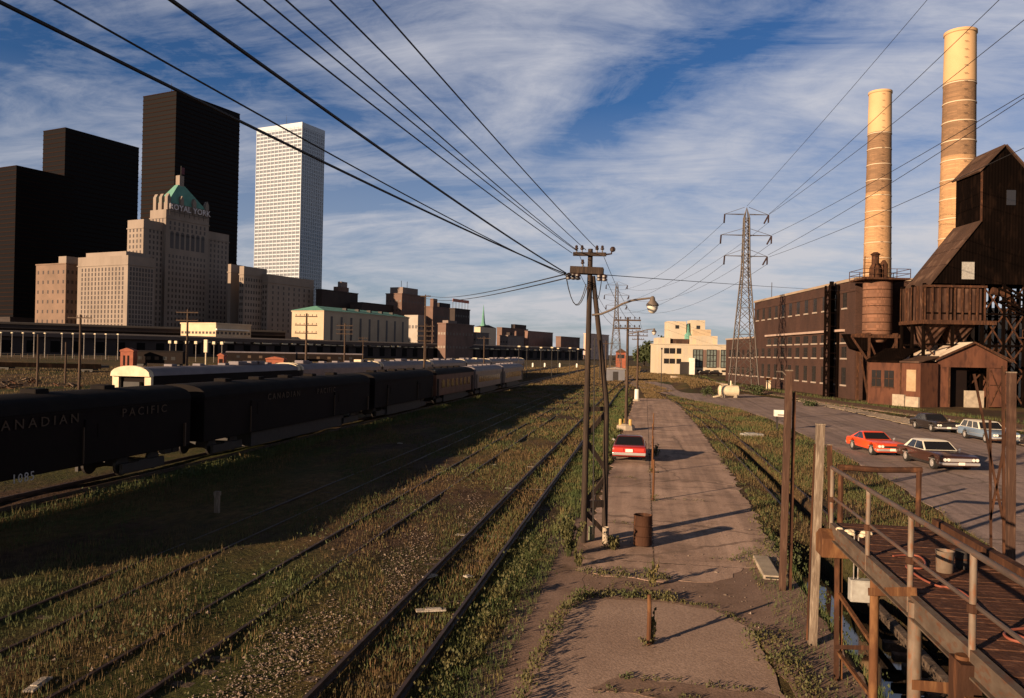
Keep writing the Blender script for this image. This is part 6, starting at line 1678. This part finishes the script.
lift=N.new('ShaderNodeMapRange'); lift.inputs['From Min'].default_value=.42; lift.inputs['From Max'].default_value=.04; lift.inputs['To Min'].default_value=-.03; lift.inputs['To Max'].default_value=.10; L.new(zc,lift.inputs['Value'])
mixn=math_('ADD',mixn,lift.outputs[0])
west=N.new('ShaderNodeMapRange'); west.inputs['From Min'].default_value=-.66; west.inputs['From Max'].default_value=-.12; west.inputs['To Min'].default_value=-.075; west.inputs['To Max'].default_value=.0; L.new(sep.outputs['X'],west.inputs['Value'])
mixn=math_('ADD',mixn,west.outputs[0])
cr=N.new('ShaderNodeValToRGB'); e=cr.color_ramp.elements; e[0].position=CLO; e[0].color=(0,0,0,1); e[1].position=CHI; e[1].color=(1,1,1,1)
L.new(mixn,cr.inputs[0])
# low veil near the horizon
hz=N.new('ShaderNodeMapRange'); hz.inputs['From Min'].default_value=.30; hz.inputs['From Max'].default_value=.02; hz.inputs['To Min'].default_value=0; hz.inputs['To Max'].default_value=.5; L.new(zc,hz.inputs['Value'])
cov=math_('MAXIMUM',math_('MULTIPLY',cr.outputs[0],CMAX),hz.outputs[0])
tint=N.new('ShaderNodeMix'); tint.data_type='RGBA'; tint.blend_type='MULTIPLY'; tint.inputs['Factor'].default_value=1
L.new(sky.outputs[0],tint.inputs['A']); tint.inputs['B'].default_value=(*SKY_TINT,1)
mx=N.new('ShaderNodeMix'); mx.data_type='RGBA'; L.new(cov,mx.inputs['Factor']); L.new(tint.outputs['Result'],mx.inputs['A'])
cc=N.new('ShaderNodeMix'); cc.data_type='RGBA'; cf=math_('MULTIPLY',zc,2.2); cl_=N.new('ShaderNodeClamp'); L.new(cf,cl_.inputs[0]); L.new(cl_.outputs[0],cc.inputs['Factor'])
cc.inputs['A'].default_value=(*CLOUD_LOW,1); cc.inputs['B'].default_value=(*CLOUD_HIGH,1)
L.new(cc.outputs['Result'],mx.inputs['B'])
# unseen upper sky dimmed, added to cut fill light and deepen shadows
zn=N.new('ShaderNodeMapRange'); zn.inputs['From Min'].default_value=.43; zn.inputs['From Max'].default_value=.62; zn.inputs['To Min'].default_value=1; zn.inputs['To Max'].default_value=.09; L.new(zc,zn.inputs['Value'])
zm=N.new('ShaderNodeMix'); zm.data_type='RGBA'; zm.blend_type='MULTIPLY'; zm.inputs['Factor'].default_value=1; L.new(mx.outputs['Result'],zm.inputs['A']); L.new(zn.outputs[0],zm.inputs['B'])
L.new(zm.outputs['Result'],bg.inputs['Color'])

sd=bpy.data.lights.new('sun','SUN'); sd.energy=SUN_STR; sd.angle=R(.5); sd.color=(1.0,.72,.46)
so=bpy.data.objects.new('sun',sd); COL.objects.link(so)
dirv=Vector((math.sin(SUN_AZ)*math.cos(SUN_EL),math.cos(SUN_AZ)*math.cos(SUN_EL),-math.sin(SUN_EL)))
so.rotation_euler=dirv.to_track_quat('-Z','Y').to_euler(); so.location=-dirv*200+Vector((0,0,40))
SC.view_settings.view_transform='Standard'; SC.view_settings.look='None'; SC.view_settings.gamma=1; SC.view_settings.exposure=EXPO
SC.view_settings.use_curve_mapping=False
# things of one kind share a group phrase
GROUPS={'utility_pole':'utility poles of the yard and the path','overhead_wire':'overhead wires','baggage_car':'dark baggage cars of the near train',
 'passenger_coach':'passenger coaches standing in the yard','freight_car':'dark cars far across the yard','office_tower':'office towers of the skyline',
 'office_block':'office blocks right of the hotel','warehouse':'low warehouses of the far skyline','factory':'small factories of the far skyline',
 'yard_shed':'small orange sheds in the yard','pipe_stub':'rusty pipe stubs along the path','parked_car':'parked cars','railway_track':'railway tracks',
 'weed_clump':'single weeds at the path','shrub':'shrubs by the road','tree':'dark trees beside the cream building','old_post':'old posts by the footbridge',
 'pylon':'lattice pylons','chimney':'brick chimneys','street_lamp':'globe street lamps','paint_can':'paint cans by the twin pole','bucket':'buckets on the footbridge',
 'hose':'red hoses on the footbridge','wood_scrap':'pale scraps on the ground','scrap_heap':'heaps in the left yard','concrete_block':'concrete blocks','pole_base':'pole feet'}
for o in COL.objects:
    if o.parent is None and 'label' in o and 'group' not in o:
        k=o.name.split('.')[0]
        if k in GROUPS: o['group']=GROUPS[k]
